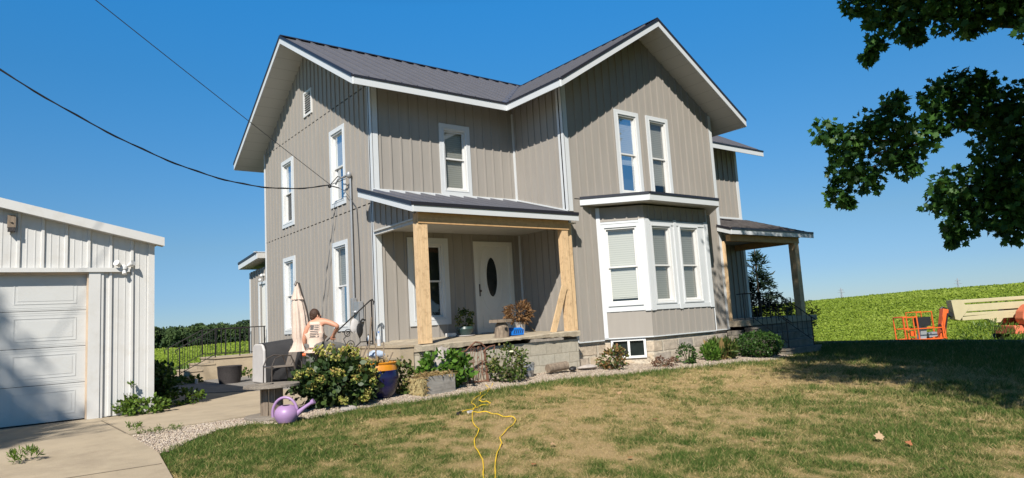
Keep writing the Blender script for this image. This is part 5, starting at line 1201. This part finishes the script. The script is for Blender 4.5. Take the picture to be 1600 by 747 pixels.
for p, q, w, lab in (((3.00, -2.02, -.045), (3.31, -2.125, .92), .14, 'pale board leaning against the right porch post'),):
    b = MB(); b.beam(p, q, w, .035, up=(0, -1, .1)); o = b.build('leaning_board', 'wood'); tag(o, lab, 'board')
for (x, y, z, h, lab) in ((-.36, -.27, -.065, .22, 'clear bottle with a dark label by the stair rail foot'), (-.52, -1.05, -.065, .27, 'tall clear plastic bottle standing alone on the top step')):
    bt = thing('bottle', lab, 'bottle', (x, y, z)); b = MB(); b.lathe((x, y, z), [(.032, 0), (.036, .02), (.036, h * .62), (.014, h * .82), (.014, h * .92)], 16); b.build('body', 'bottle', bt, smooth=True)
    b = MB(); b.lathe((x, y, z), [(.017, h * .92), (.017, h)], 12); b.build('cap', 'blue' if h > .25 else 'black', bt); b = MB(); b.lathe((x, y, z), [(.037, h * .12), (.037, h * .45)], 16); b.build('label', 'black' if h < .25 else 'cover_light', bt)
bg = thing('tool_pouch', 'tan and black cloth tool pouch hung on the stair rail', 'pouch', (-.75, -.47, .30))
b = MB(); b.ball((-.74, -.47, .34), .10, .035, .13, 12, 8, .08, 3); b.build('pouch', 'cover_light', bg, smooth=True); b = MB(); b.ball((-.64, -.48, .26), .07, .04, .15, 12, 8, .10, 5); b.tube([(-.62, -.45, .40), (-.55, -.44, .46), (-.5, -.43, .44)], .02, 6); b.build('strap', 'black', bg, smooth=True)
b = MB(); b.ball((0, 0, 0), .16, .09, .07, 14, 8, .16, 5); b.v = [(x - .95, y - 1.78, z - .20) for x, y, z in b.v]; o = b.build('crumpled_bag', mat('pale_blue_plastic', (.42, .50, .62), .3, var=.2, scale=12, bump=.8, bscale=16), smooth=True); tag(o, 'crumpled pale blue plastic bag on the concrete steps', 'bag')
for p, q, lab in (((-1.28, -1.98, -.82), (-1.12, -2.0, .46), 'upright grey tool handle propped by the steps'), ((-1.62, -2.06, -.82), (-1.22, -2.0, -.02), 'slanting pale handle leaning on the side of the steps')):
    b = MB(); b.tube([p, q], .014, 7); o = b.build('garden_tool', 'old_wood_z'); tag(o, lab, 'tool', 'garden tools by the steps')

# ---- patio things
cx, cy, zf = -1.33, 3.0, zg(-1.3, 3.5) + .045
gc = thing('covered_grill', 'large covered grill under a black and light grey fabric cover against the gable wall', 'grill', (-.9, 3.45, zf))
Fc = Fr((cx, cy), (1, 0), (0, -1))
def coverblock(u0, u1, d, h0, h1, m, nm, dy=0.0):
    b = MB(); n = 9; V = []
    prof = [(0, 0), (.02, .3), (.0, .6), (-.03, .88), (-.10, .97), (-.22, 1.0)]
    for i in range(n + 1):
        t = i / n; u = u0 + (u1 - u0) * t; h = h0 + (h1 - h0) * t
        for (w, zz) in prof: V.append(Fc.P(u + .012 * math.sin(zz * 9 + i), w + .015 * math.sin(i * 1.9 + zz * 5), zf + .01 + h * zz))
        for (w, zz) in prof[::-1]: V.append(Fc.P(u + .012 * math.sin(zz * 7 + i), -d - w, zf + .01 + h * zz))
    k = len(prof) * 2; b.add(V, [(i * k + j, (i + 1) * k + j, (i + 1) * k + (j + 1) % k, i * k + (j + 1) % k) for i in range(n) for j in range(k)] + [tuple(range(k))[::-1], tuple(n * k + j for j in range(k))]); return b.build(nm, m, gc, smooth=True)
coverblock(.012, 1.15, .84, .90, 1.0, 'cover_dark', 'cover')
b = MB(); b.prism([(cx, cy - .0 + .00, zf + .01), (cx, cy + .02, zf + .76), (cx, cy + .12, zf + .87), (cx, cy + .22, zf + .90), (cx, cy + .66, zf + .90), (cx, cy + .80, zf + .84), (cx, cy + .85, zf + .5), (cx, cy + .86, zf + .01)], (-.06, 0, 0)); b.build('side_cover', 'cover_light', gc, bevel=.025)
# stacking patio chair
ch = thing('patio_chair', 'bronze tubular patio chair with grey sling seat in front of the black cover', 'chair', (-1.25, 2.45, zf))
for s_ in (0, 1):
    y = 2.75 - s_ * .55; b = MB()
    b.tube([(-1.50 + .02, y, zf), (-1.47, y, zf + .42), (-1.40, y, zf + .58), (-1.25, y, zf + .64), (-1.05, y, zf + .62), (-.98, y, zf + .45), (-.92, y, zf)], .016, 8); b.build('leg', 'bronze', ch)
b = MB(); b.tube([(-1.48, 2.75, zf + .40), (-1.48, 2.2, zf + .40)], .014, 8); b.tube([(-.98, 2.75, zf + .36), (-.98, 2.2, zf + .36)], .014, 8); b.build('seat_frame', 'bronze', ch)
b = MB(); b.box(-1.49, -.98, 2.22, 2.73, zf + .38, zf + .40); b.build('seat', 'sling', ch)
b = MB(); b.beam((-.98, 2.475, zf + .40), (-.86, 2.475, zf + .82), .50, .015, up=(1, 0, 0)); b.build('backrest', 'sling', ch)
# dark planter
pl = thing('round_planter', 'dark woven tub planter on the patio by the rear steps', 'planter', (-1.70, 4.55, zf))
b = MB(); b.lathe((-1.70, 4.60, zf), [(.24, 0), (.27, .2), (.28, .38), (.29, .40), (.27, .415), (.25, .40), (.25, .33)], 24); b.build('tub', 'dkwicker', pl, smooth=True); b = MB(); b.lathe((-1.70, 4.60, zf), [(.25, .33), (.24, .335)], 20); b.build('soil', 'black', pl)
b = MB(); b.tube([(-2.22, 5.6, -.88), (-2.22, 5.6, -.72)], .035, 10); o = b.build('vent_pipe', 'white_vinyl'); tag(o, 'short white pipe stub rising beside the rear stair rail', 'pipe')
# closed patio umbrella
ub = thing('patio_umbrella', 'closed beige cantilever umbrella leaning by the gable window', 'umbrella', (-1.2, .55, zf))
def canopy(prof, m, nm, n=24, folds=8, amp=.16):
    b = MB(); V = []
    for i, (cx_, cy_, z, r, f) in enumerate(prof):
        for k in range(n):
            t = 2 * PI * k / n; rr = r * (1 + amp * f * math.sin(folds * t + i * .15)); V.append((cx_ + rr * math.cos(t), cy_ + rr * math.sin(t), z))
    b.add(V, [(i * n + k, i * n + (k + 1) % n, (i + 1) * n + (k + 1) % n, (i + 1) * n + k) for i in range(len(prof) - 1) for k in range(n)]); return b.build(nm, m, ub, smooth=True)
canopy([(-1.484, .55, 1.255, .02, .2), (-1.48, .555, 1.15, .055, .4), (-1.477, .57, 1.02, .085, .8), (-1.47, .575, .93, .12, 1.2)], 'canvas', 'canopy_top')
canopy([(-1.47, .575, .96, .085, .4), (-1.455, .58, .85, .12, .7), (-1.43, .59, .65, .145, .9), (-1.41, .60, .40, .16, .9), (-1.40, .61, .20, .17, .8), (-1.395, .62, .10, .145, .8), (-1.39, .63, .0, .17, 1), (-1.39, .64, -.10, .22, 1.3)], 'canvas', 'canopy')
b = MB(); b.tube([(-1.53, .53, 1.22), (-1.50, .54, 1.29), (-1.45, .535, 1.26), (-1.41, .52, 1.08), (-1.33, .50, .77), (-1.20, .49, .1), (-1.10, .49, zf + .02)], .022, 8); b.build('arm', 'bronze', ub, smooth=True)
b = MB(); b.tube([(-1.484, .55, 1.25), (-1.40, .62, -.1), (-1.38, .63, zf + .05)], .016, 8); b.build('pole', 'bronze', ub)
b = MB(); b.lathe((-1.2, .55, zf), [(.28, 0), (.28, .05), (.10, .08)], 24); b.build('base', 'black', ub)

# ================================================================ the man
DEP = Vector((.61, .79, 0)).normalized()
def skinmesh(verts, edges, radii, sub=2):
    me = bpy.data.meshes.new('tmp'); me.from_pydata([tuple(v) for v in verts], edges, []); o = bpy.data.objects.new('tmp', me); COL.objects.link(o)
    md = o.modifiers.new('s', 'SKIN'); md.use_smooth_shade = True; md.branch_smoothing = .6
    for i, r in enumerate(radii): me.skin_vertices[0].data[i].radius = r if isinstance(r, tuple) else (r, r)
    me.skin_vertices[0].data[0].use_root = True
    s = o.modifiers.new('d', 'SUBSURF'); s.levels = sub; s.render_levels = sub
    dg = bpy.context.evaluated_depsgraph_get(); ev_ = o.evaluated_get(dg); m2 = ev_.to_mesh()
    V = [tuple(v.co) for v in m2.vertices]; F_ = [tuple(p.vertices) for p in m2.polygons]; ev_.to_mesh_clear()
    bpy.data.objects.remove(o); bpy.data.meshes.remove(me); return V, F_
def D3(x, y, z, dep=0): return Vector((x, y, z)) + DEP * dep
J = dict(pel=D3(-1.866, -1.326, .065), sp=D3(-1.879, -1.344, .20, .06), ch=D3(-1.892, -1.354, .345, .12), up=D3(-1.895, -1.362, .425, .16), nk=D3(-1.905, -1.361, .482, .20), hd=D3(-1.935, -1.348, .535, .235), ht=D3(-1.942, -1.35, .575, .26),
    rs=D3(-1.785, -1.455, .455, .15), re=D3(-1.585, -1.59, .345, .10), rw=D3(-1.675, -1.50, .205, .27), rh=D3(-1.70, -1.485, .16, .31), ls=D3(-2.005, -1.265, .40, .13), le=D3(-2.055, -1.192, .135, .12), lw=D3(-2.035, -1.185, -.045, .20), lh=D3(-2.03, -1.183, -.10, .225),
    rhp=D3(-1.80, -1.375, .01), lhp=D3(-1.925, -1.275, .0), rk=D3(-1.42, -1.42, -.02, .05), ra=D3(-1.13, -1.25, -.38), rt=D3(-.95, -1.20, -.43), lk=D3(-1.935, -1.25, -.42, .06), la=D3(-1.95, -1.24, -.80), lt=D3(-1.87, -1.12, -.85))
man = thing('person', 'man in a sand tank top bending over the steps with a drill', 'person', (-1.9, -1.3, -.88))
names = ['pel', 'sp', 'ch', 'up', 'nk', 'hd', 'ht', 'rs', 're', 'rw', 'rh', 'ls', 'le', 'lw', 'lh', 'rhp', 'rk', 'ra', 'rt', 'lhp', 'lk', 'la', 'lt']
rad = [(.13, .10), (.12, .09), (.135, .10), (.105, .075), .055, .082, .075, .060, .043, .030, .032, .060, .043, .030, .032, .085, .062, .042, .040, .085, .062, .042, .040]
ed = [('pel', 'sp'), ('sp', 'ch'), ('ch', 'up'), ('up', 'nk'), ('nk', 'hd'), ('hd', 'ht'), ('up', 'rs'), ('rs', 're'), ('re', 'rw'), ('rw', 'rh'), ('up', 'ls'), ('ls', 'le'), ('le', 'lw'), ('lw', 'lh'), ('pel', 'rhp'), ('rhp', 'rk'), ('rk', 'ra'), ('ra', 'rt'), ('pel', 'lhp'), ('lhp', 'lk'), ('lk', 'la'), ('la', 'lt')]
V, F_ = skinmesh([J[n] for n in names], [(names.index(a), names.index(b)) for a, b in ed], rad)
body = MB().add(V, F_)
# fingers, ears, nose
for hnd, out, cur in (('lh', Vector((0, 0, -1)), Vector((.2, -.1, 0))), ('rh', Vector((-.35, .35, -.85)).normalized(), Vector((.1, .2, 0)))):
    sd = out.cross(DEP).normalized()
    for i, L_ in enumerate((.062, .07, .066, .052)):
        p0 = J[hnd] + sd * (i - 1.5) * .018; body.tube([p0, p0 + out * L_ * .5, p0 + out * L_ * .85 + DEP * .02, p0 + out * L_ * .9 + DEP * .045], [.010, .0095, .009, .007], 6)
    p0 = J[hnd] - out * .02 + sd * .03; body.tube([p0, p0 + sd * .02 + out * .03, p0 + sd * .018 + out * .05 + DEP * .02], [.011, .010, .008], 6)
hc = J['hd'] * .5 + J['ht'] * .5; rt_ = Vector((.79, -.61, 0))
body.ball(tuple(hc + Vector((0, 0, -.0)) + DEP * .02), .075, .085, .098, 16, 12)
face = (rt_ * .75 + DEP * .65 + Vector((0, 0, -.15))).normalized(); sdv = face.cross(Vector((0, 0, 1))).normalized()
body.ball(tuple(hc + face * .098 + Vector((0, 0, -.015))), .013, .013, .022, 8, 6)
for s_ in (-1, 1): body.ball(tuple(hc + sdv * s_ * .082 + Vector((0, 0, -.012))), .012, .02, .03, 8, 6)
for s_ in (-1, 1): body.ball(tuple(hc + face * .082 + sdv * s_ * .03 + Vector((0, 0, .012))), .012, .012, .009, 8, 6)
bo_ = body.build('body', 'skin', man, smooth=True)
hr = MB(); n = 20
hr.ball(tuple(hc - face * .018 + Vector((0, 0, .022))), .088, .096, .100, 20, 14, .012, 4)
hr.ball(tuple(hc - face * .045 + Vector((0, 0, -.03))), .060, .065, .062, 14, 10, .01, 6); hr.build('hair', 'hair', man, smooth=True)
snm = ['pel', 'sp', 'ch', 'up', 's1', 's2', 'wp']; J['s1'] = J['rs'] * .55 + J['up'] * .45 + Vector((0, 0, .0)); J['s2'] = J['ls'] * .75 + J['up'] * .25; J['wp'] = J['pel'] + Vector((0, 0, -.06))
V, F_ = skinmesh([J[q] for q in snm], [(0, 1), (1, 2), (2, 3), (3, 4), (3, 5), (0, 6)], [(.165, .135), (.156, .126), (.172, .135), (.132, .102), .052, .064, (.165, .135)])
sh = MB().add(V, F_); sho = sh.build('tank_top', 'shirt', man, smooth=True)
tn = ['wp2', 'rhp', 'rk', 'ra2', 'lhp', 'lk', 'la2']; J['wp2'] = J['pel'] + Vector((0, 0, -.015)); J['ra2'] = J['ra'] * .9 + J['rk'] * .1; J['la2'] = J['la'] * .92 + J['lk'] * .08
V, F_ = skinmesh([J[q] for q in tn], [(0, 1), (1, 2), (2, 3), (0, 4), (4, 5), (5, 6)], [(.135, .11), .105, .085, .07, .105, .085, .07])
MB().add(V, F_).build('trousers', 'trousers', man, smooth=True)
for q, d_ in (('rt', Vector((.10, .02, 0))), ('lt', Vector((.06, .09, 0)))):
    b = MB(); b.tube([J[q] - d_ * 1.2 + Vector((0, 0, .01)), J[q] + Vector((0, 0, .0)), J[q] + d_ * .9 - Vector((0, 0, .01))], [.052, .050, .036], 10); b.build('boot', 'bronze', man, smooth=True)
# faded flag print, laid onto the back of the shirt
tree = BVHTree.FromPolygons(sh.v, sh.f); pr = MB(); base = J['sp'] * .45 + J['ch'] * .55 - DEP * .5
upv = (J['up'] - J['sp']).normalized(); upv = (upv + rt_ * -.10).normalized()
def onback(u, v):
    p = base + rt_ * u + upv * v; h_ = tree.ray_cast(p, DEP)
    return (h_[0] - DEP * .004) if h_[0] is not None else None
def patch(u0, u1, v0, v1, n=5):
    g = [[onback(u0 + (u1 - u0) * i / n, v0 + (v1 - v0) * j / 2) for i in range(n + 1)] for j in range(3)]
    for j in range(2):
        for i in range(n):
            q = [g[j][i], g[j][i + 1], g[j + 1][i + 1], g[j + 1][i]]
            if all(x is not None for x in q): pr.add(q, [(0, 1, 2, 3)])
for k in range(7): patch(-.075 if k < 4 else -.075, .075 if k < 4 else -.005 + .0, -.105 + k * .032, -.086 + k * .032) if k < 4 else patch(.0, .075, -.105 + k * .032, -.086 + k * .032)
patch(-.075, -.008, .025, .112)
for u in (-.088, .083): patch(u, u + .004, -.112, .12, 1)
patch(-.088, .087, .118, .123); patch(-.088, .087, -.116, -.112)
pr.build('shirt_print', 'print', man)
dr_ = thing('cordless_drill', 'orange and black cordless drill held in the hand of the man', 'drill', tuple(J['lh']))
c = J['lh'] + Vector((0, 0, -.02)); b = MB(); b.tube([c - rt_ * .09 + DEP * .03, c + rt_ * .07 + DEP * .03], [.028, .030], 12); b.tube([c + rt_ * .07 + DEP * .03, c + rt_ * .12 + DEP * .03], [.02, .012], 10); b.build('motor_housing', 'orange', dr_)
b = MB(); b.tube([c - rt_ * .03 + DEP * .03, c - rt_ * .045 + DEP * .03 + Vector((0, 0, -.13))], .019, 8); b.beam(c - rt_ * .09 + DEP * .03 + Vector((0, 0, -.15)), c + rt_ * .02 + DEP * .03 + Vector((0, 0, -.15)), .06, .05); b.build('grip', 'black', dr_)

# ================================================================ cables, cord, leaves
def cat_curve(p, n=60):
    xs = [q[0] for q in p]; out = []
    for i in range(n + 1):
        x = xs[0] + (xs[-1] - xs[0]) * i / n
        y = sum(q[1] * math.prod((x - r[0]) / (q[0] - r[0]) for r in p if r is not q) for q in p); z = sum(q[2] * math.prod((x - r[0]) / (q[0] - r[0]) for r in p if r is not q) for q in p); out.append((x, y, z))
    return out
sc_ = [(-.25, 1.66, 3.59), (-2.49, .65, 3.24), (-4.36, -.38, 3.46), (-6.35, -1.03, 4.29)]
def para(x):
    z = 3.385 + .172 * (x + 1.95) ** 2 * .35 + .0; return z
near = cat_curve(sc_, 44); last = Vector(near[-1]); d_ = last - Vector(near[-3]); ext = [tuple(last + d_ * (k * .5) + Vector((0, 0, .004 * k * k))) for k in range(1, 50)]
b = MB(); b.tube(near + ext, .012, 6)
pts = near + ext; b.tube([Vector(p) + Vector((0, .013 * math.cos(i * .9), .016 * math.sin(i * .9))) for i, p in enumerate(pts)], .007, 5)
tag(b.build('power_cable', 'cable', smooth=True), 'thick black twisted power cable sagging to the left gable wall', 'cable')
b = MB(); b.tube([(-.25, 1.66, 3.59), (-.16, 1.45, 3.75), (-.12, 1.2, 3.66), (-.12, 1.06, 3.68)], .010, 5); b.tube([(-.25, 1.66, 3.59), (-.2, 1.35, 3.60), (-.13, 1.05, 3.62)], .008, 5); b.tube([(-.30, 1.70, 3.59), (-.05, 1.62, 3.52)], .014, 6); b.ball((-.26, 1.67, 3.55), .045, .045, .035, 10, 6); tag(b.build('cable_clamp', 'cable'), 'looped leads and clamp joining the power cable to the mast head', 'cable clamp')
t0, t1 = Vector((-.25, 1.60, 3.56)), Vector((-5.17, -1.8, 5.32)); d_ = t1 - t0
b = MB(); b.tube([(-.03, .78, 2.92), (-.06, .95, 3.12), (-.12, 1.2, 3.38), tuple(t0)] + [tuple(t0 + d_ * (k / 12) + Vector((0, 0, -.10 * 4 * (k / 36) * (1 - k / 36)))) for k in range(1, 37)], .007, 5)
tag(b.build('phone_line', 'thin_cable'), 'thin telephone line running steeply up and away to the left', 'cable')
CORD_A = [(-3.1, -8.1), (-2.89, -7.74), (-2.71, -7.49), (-2.49, -7.14), (-2.31, -6.78), (-2.06, -6.4), (-1.73, -6.01), (-1.54, -5.61), (-1.14, -5.01), (-0.96, -4.77), (-0.77, -4.62), (-0.55, -4.57), (-0.44, -4.45), (-0.45, -4.31), (-0.44, -4.16), (-0.14, -3.84), (0.28, -3.41), (0.85, -2.75)]
CORD_B = [(-3.1, -8.2), (-2.81, -7.81), (-2.5, -7.39), (-2.17, -7.0), (-1.98, -6.8), (-1.81, -6.54), (-1.44, -6.21), (-1.08, -5.89), (-0.96, -5.68), (-0.99, -5.45), (-0.96, -5.18), (-1.03, -4.98), (-1.19, -4.98)]
CORD_C = [(-1.22, -4.85), (-0.84, -4.64), (-.6, -4.2), (-.1, -3.7), (.1, -3.45), (.45, -3.2), (.62, -2.85)]
def smooth_pts(P, n=8):
    out = []
    for i in range(len(P) - 1):
        p0, p1, p2, p3 = P[max(i - 1, 0)], P[i], P[i + 1], P[min(i + 2, len(P) - 1)]
        for k in range(n):
            t = k / n; out.append(tuple(.5 * ((2 * p1[a]) + (-p0[a] + p2[a]) * t + (2 * p0[a] - 5 * p1[a] + 4 * p2[a] - p3[a]) * t * t + (-p0[a] + 3 * p1[a] - 3 * p2[a] + p3[a]) * t ** 3) for a in (0, 1)))
    return out + [P[-1]]
cd = thing('extension_cord', 'yellow extension cord looped over the dry front lawn', 'cord', (-1, -5, zg(-1, -5)))
for P in (CORD_A, CORD_B, CORD_C):
    b = MB(); b.tube([(x, y, zb(x, y) + .010 + .009 * math.sin(i * .7)) for i, (x, y) in enumerate(smooth_pts(P))], .0058, 6); b.build('cord', 'yellow', cd, smooth=True)
b = MB(); z0 = zg(-1.25, -4.9); b.beam((-1.22, -4.85, z0 + .025), (-1.32, -4.92, z0 + .025), .035, .03); b.build('plug', 'black', cd); b = MB(); b.beam((-1.19, -4.98, z0 + .03), (-1.1, -4.95, z0 + .03), .03, .03); b.build('socket', 'cover_light', cd)
LEAVES = [(0.81, -9.48), (0.01, -10.31), (-2.02, -5.64), (-1.68, -7.3), (-2.3, -7.78), (-0.01, -8.58), (-1.54, -8.2), (0.8, -9.75), (2.8, -9.77), (-1.91, -4.3), (-3.17, -5.78), (1.6, -5.2), (.6, -4.4), (4.1, -6.1), (-2.6, -8.9), (.2, -7.1)]
n = len(LEAVES); x, y = np.array(LEAVES).T
P = np.stack([x, y, zt(x, y) + .035], -1); a_ = RNG.normal(size=(n, 3)); a_[:, 2] = .15; up_ = np.tile([[0, 0, 2.5]], (n, 1))
tag(cloud('fallen_leaves', P, leaf_mat('fallen_leaf_colours', [(.30, .10, .05), (.42, .20, .08), (.45, .33, .20)], .8, .1), 'maple', .085, .3, aim=a_, outward=up_), 'few reddish fallen leaves scattered over the front lawn', 'leaves', kind='stuff')

# ================================================================ boom lift and pylons beyond the lawn
O_ = Vector((28.43, 1.0, 0)); A_x = Vector((.79, -.61, 0)).normalized(); B_y = Vector((.61, .79, 0)).normalized()
def L3(a, z, b=0): return O_ + A_x * a + B_y * b + Vector((0, 0, z))
lf = thing('boom_lift', 'orange and cream articulated boom lift parked beyond the lawn edge', 'boom lift', (31, -1, zg(31, -1)))
bs = MB(); W_ = .42
for s_ in (-W_, W_):
    for a in (-.90, -.45, -.28, .95): bs.tube([L3(a, -1.78, s_), L3(a - .03, -.70, s_)], .030, 6)
    bs.tube([L3(-.93, -.70, s_), L3(-.30, -.70, s_)], .030, 6); bs.tube([L3(-.91, -1.25, s_), L3(.95, -1.25, s_)], .026, 6); bs.tube([L3(-.90, -1.75, s_), L3(1.0, -1.75, s_)], .035, 6)
    bs.tube([L3(-.28, -1.25, s_), L3(-.30, -.50, s_), L3(.42, -.48, s_), L3(.45, -1.25, s_)], .028, 6)
for a in (-.90, .95): bs.tube([L3(a, -1.75, -W_), L3(a, -1.75, W_)], .03, 6)
bs.tube([L3(-.93, -.70, -W_), L3(-.93, -.70, W_)], .03, 6)
bko = bs.build('platform_basket', 'orange', lf, smooth=True)
b = MB(); b.hexa([L3(-.9, -1.80, -W_), L3(.95, -1.80, -W_), L3(.95, -1.80, W_), L3(-.9, -1.80, W_), L3(-.9, -1.76, -W_), L3(.95, -1.76, -W_), L3(.95, -1.76, W_), L3(-.9, -1.76, W_)]); b.build('floor', 'grey_metal', bko)
b = MB(); b.hexa([L3(-.20, -1.15, -.30), L3(.40, -1.15, -.30), L3(.40, -1.15, .1), L3(-.20, -1.15, .1), L3(-.22, -.72, -.30), L3(.42, -.72, -.30), L3(.42, -.80, .1), L3(-.22, -.80, .1)]); b.build('control_box', 'black', bko)
b = MB(); b.beam(L3(.12, -1.78, .1), L3(.22, -1.15, .1), .28, .28, up=B_y); b.beam(L3(.4, -1.6, .1), L3(.8, -1.55, .1), .2, .3, up=B_y); b.build('rotator', 'grey_metal', bko)
b = MB(); b.beam(L3(-.62, -1.45, -.3), L3(-.38, -1.45, -.3), .1, .26, up=(0, 0, 1)); b.build('tool_tray', 'orange', bko)
b = MB(); b.beam(L3(.97, -1.80), L3(1.30, -.42), .26, .30, up=B_y); b.build('jib', 'orange', lf, bevel=.02)
b = MB(); b.beam(L3(1.08, -1.5, -.17), L3(1.33, -.62, -.17), .05, .09, up=B_y); b.build('jib_cylinder', 'black', lf)
b = MB(); b.tube([L3(1.2, -.45, .2), L3(1.35, -.33, .2), L3(1.5, -.40, .2), L3(1.62, -.70, .2)], .05, 8); b.beam(L3(1.25, -.46), L3(1.62, -.75), .22, .18, up=(0, 0, 1)); b.build('hose_loop', 'black', lf)
Fl = Fr((O_.x, O_.y), (A_x.x, A_x.y), (-B_y.x, -B_y.y))
for (a0, a1, z00, z01, z10, z11, nm) in ((1.60, 8.2, -.20, -.04, -.16, .0, 'upper_boom'), (1.75, 8.2, -.60, -.28, -.56, -.24, 'main_boom'), (1.95, 8.0, -.80, -.66, -.77, -.63, 'riser'), (2.0, 5.2, -1.00, -.84, -1.0, -.70, 'lower_riser')):
    b = MB(); b.hexa([Fl.P(a0, .16, z00), Fl.P(a1, .16, z10), Fl.P(a1, -.16, z10), Fl.P(a0, -.16, z00), Fl.P(a0, .16, z01), Fl.P(a1, .16, z11), Fl.P(a1, -.16, z11), Fl.P(a0, -.16, z01)]); b.build(nm, 'cream', lf, bevel=.015)
b = MB(); b.prism([Fl.P(1.56, .20, -.03), Fl.P(2.0, .20, -.02), Fl.P(2.35, .20, -.45), Fl.P(1.85, .20, -.98), Fl.P(1.64, .20, -.92)], -Vector((-B_y.x, -B_y.y, 0)) * .40); b.build('boom_head', 'cream', lf)
b = MB(); b.prism([Fl.P(a, .19, z) for a, z in ((3.2, -1.0), (3.9, -1.0), (3.75, -1.18), (3.4, -1.18))], B_y * .3); b.build('bracket', 'cream', lf)
# superstructure, chassis and wheels
b = MB(); b.prism([Fl.P(a, .95, z) for a, z in ((5.0 - .6, -1.35), (4.25, -1.05), (4.35, -.70), (4.65, -.42), (5.2, -.33), (7.6, -.30), (7.9, -.6), (7.9, -1.35))], B_y * .55); b.build('engine_cover', 'salmon', lf, bevel=.05)
b = MB(); b.prism([Fl.P(a, -.42, z) for a, z in ((4.4, -1.35), (4.25, -1.05), (4.5, -.55), (5.2, -.40), (7.6, -.40), (7.9, -1.35))], B_y * .5); b.build('engine_cover', 'salmon', lf, bevel=.05)
b = MB(); b.prism([Fl.P(a, .97, z) for a, z in ((4.62, -.62), (5.25, -.60), (5.25, -.85), (4.62, -.92))], B_y * .02); b.build('grille', 'black', lf)
b = MB(); b.fbox(Fl, 4.0, 8.2, -.7, .7, -1.75, -1.36); b.build('chassis', 'salmon', lf, bevel=.03)
for a in (4.5, 7.6):
    for w in (1.0, -1.0):
        zc_ = zg(*Fl.P(a, w, 0)[:2]) + .42; wb_ = MB(); c = Vector(Fl.P(a, w, zc_)); wb_.tube([c - B_y * .14, c + B_y * .14], .42, 22); wo = wb_.build('wheel', 'rubber', lf, smooth=False)
        wb_ = MB(); wb_.tube([c - B_y * .15, c + B_y * .15], .22, 16); wb_.build('rim', 'cream', wo)
for i, (px3, py3, h_, lab) in enumerate(((1475, 724, 28.5, 'faint transmission pylon on the left of the pair on the skyline'), (1660, 560, 34, 'slightly taller transmission pylon above the boom lift on the skyline'))):
    zb_ = zg(px3, py3) - 1; t = thing('transmission_pylon', lab, 'pylon', (px3, py3, zb_), 'pylons on the skyline'); b = MB(); lev = [(0, 3.2), (.35, 2.0), (.65, 1.1), (.85, .8), (1.0, .25)]; Hh = h_ - zb_
    cs = lambda f, r: [Vector((px3 + sx2 * r, py3 + sy2 * r, zb_ + f * Hh)) for sx2, sy2 in ((-1, -1), (1, -1), (1, 1), (-1, 1))]
    for (f0, r0), (f1, r1) in zip(lev, lev[1:]):
        A0, A1 = cs(f0, r0), cs(f1, r1)
        for k in range(4): b.tube([A0[k], A1[k]], .45, 4); b.tube([A0[k], A1[(k + 1) % 4]], .2, 4); b.tube([A0[(k + 1) % 4], A1[k]], .2, 4)
    b.build('tower', 'pylon', t)
    for f in (.72, .86):
        b = MB(); e = Vector((.62, -.78, 0)) * (7.5 if f < .8 else 5.5); c = Vector((px3, py3, zb_ + f * Hh)); b.tube([c - e, c + e], .45, 4); b.tube([c - e, c + Vector((0, 0, 2.2)), c + e], .25, 4); b.build('crossarm', 'pylon', t)
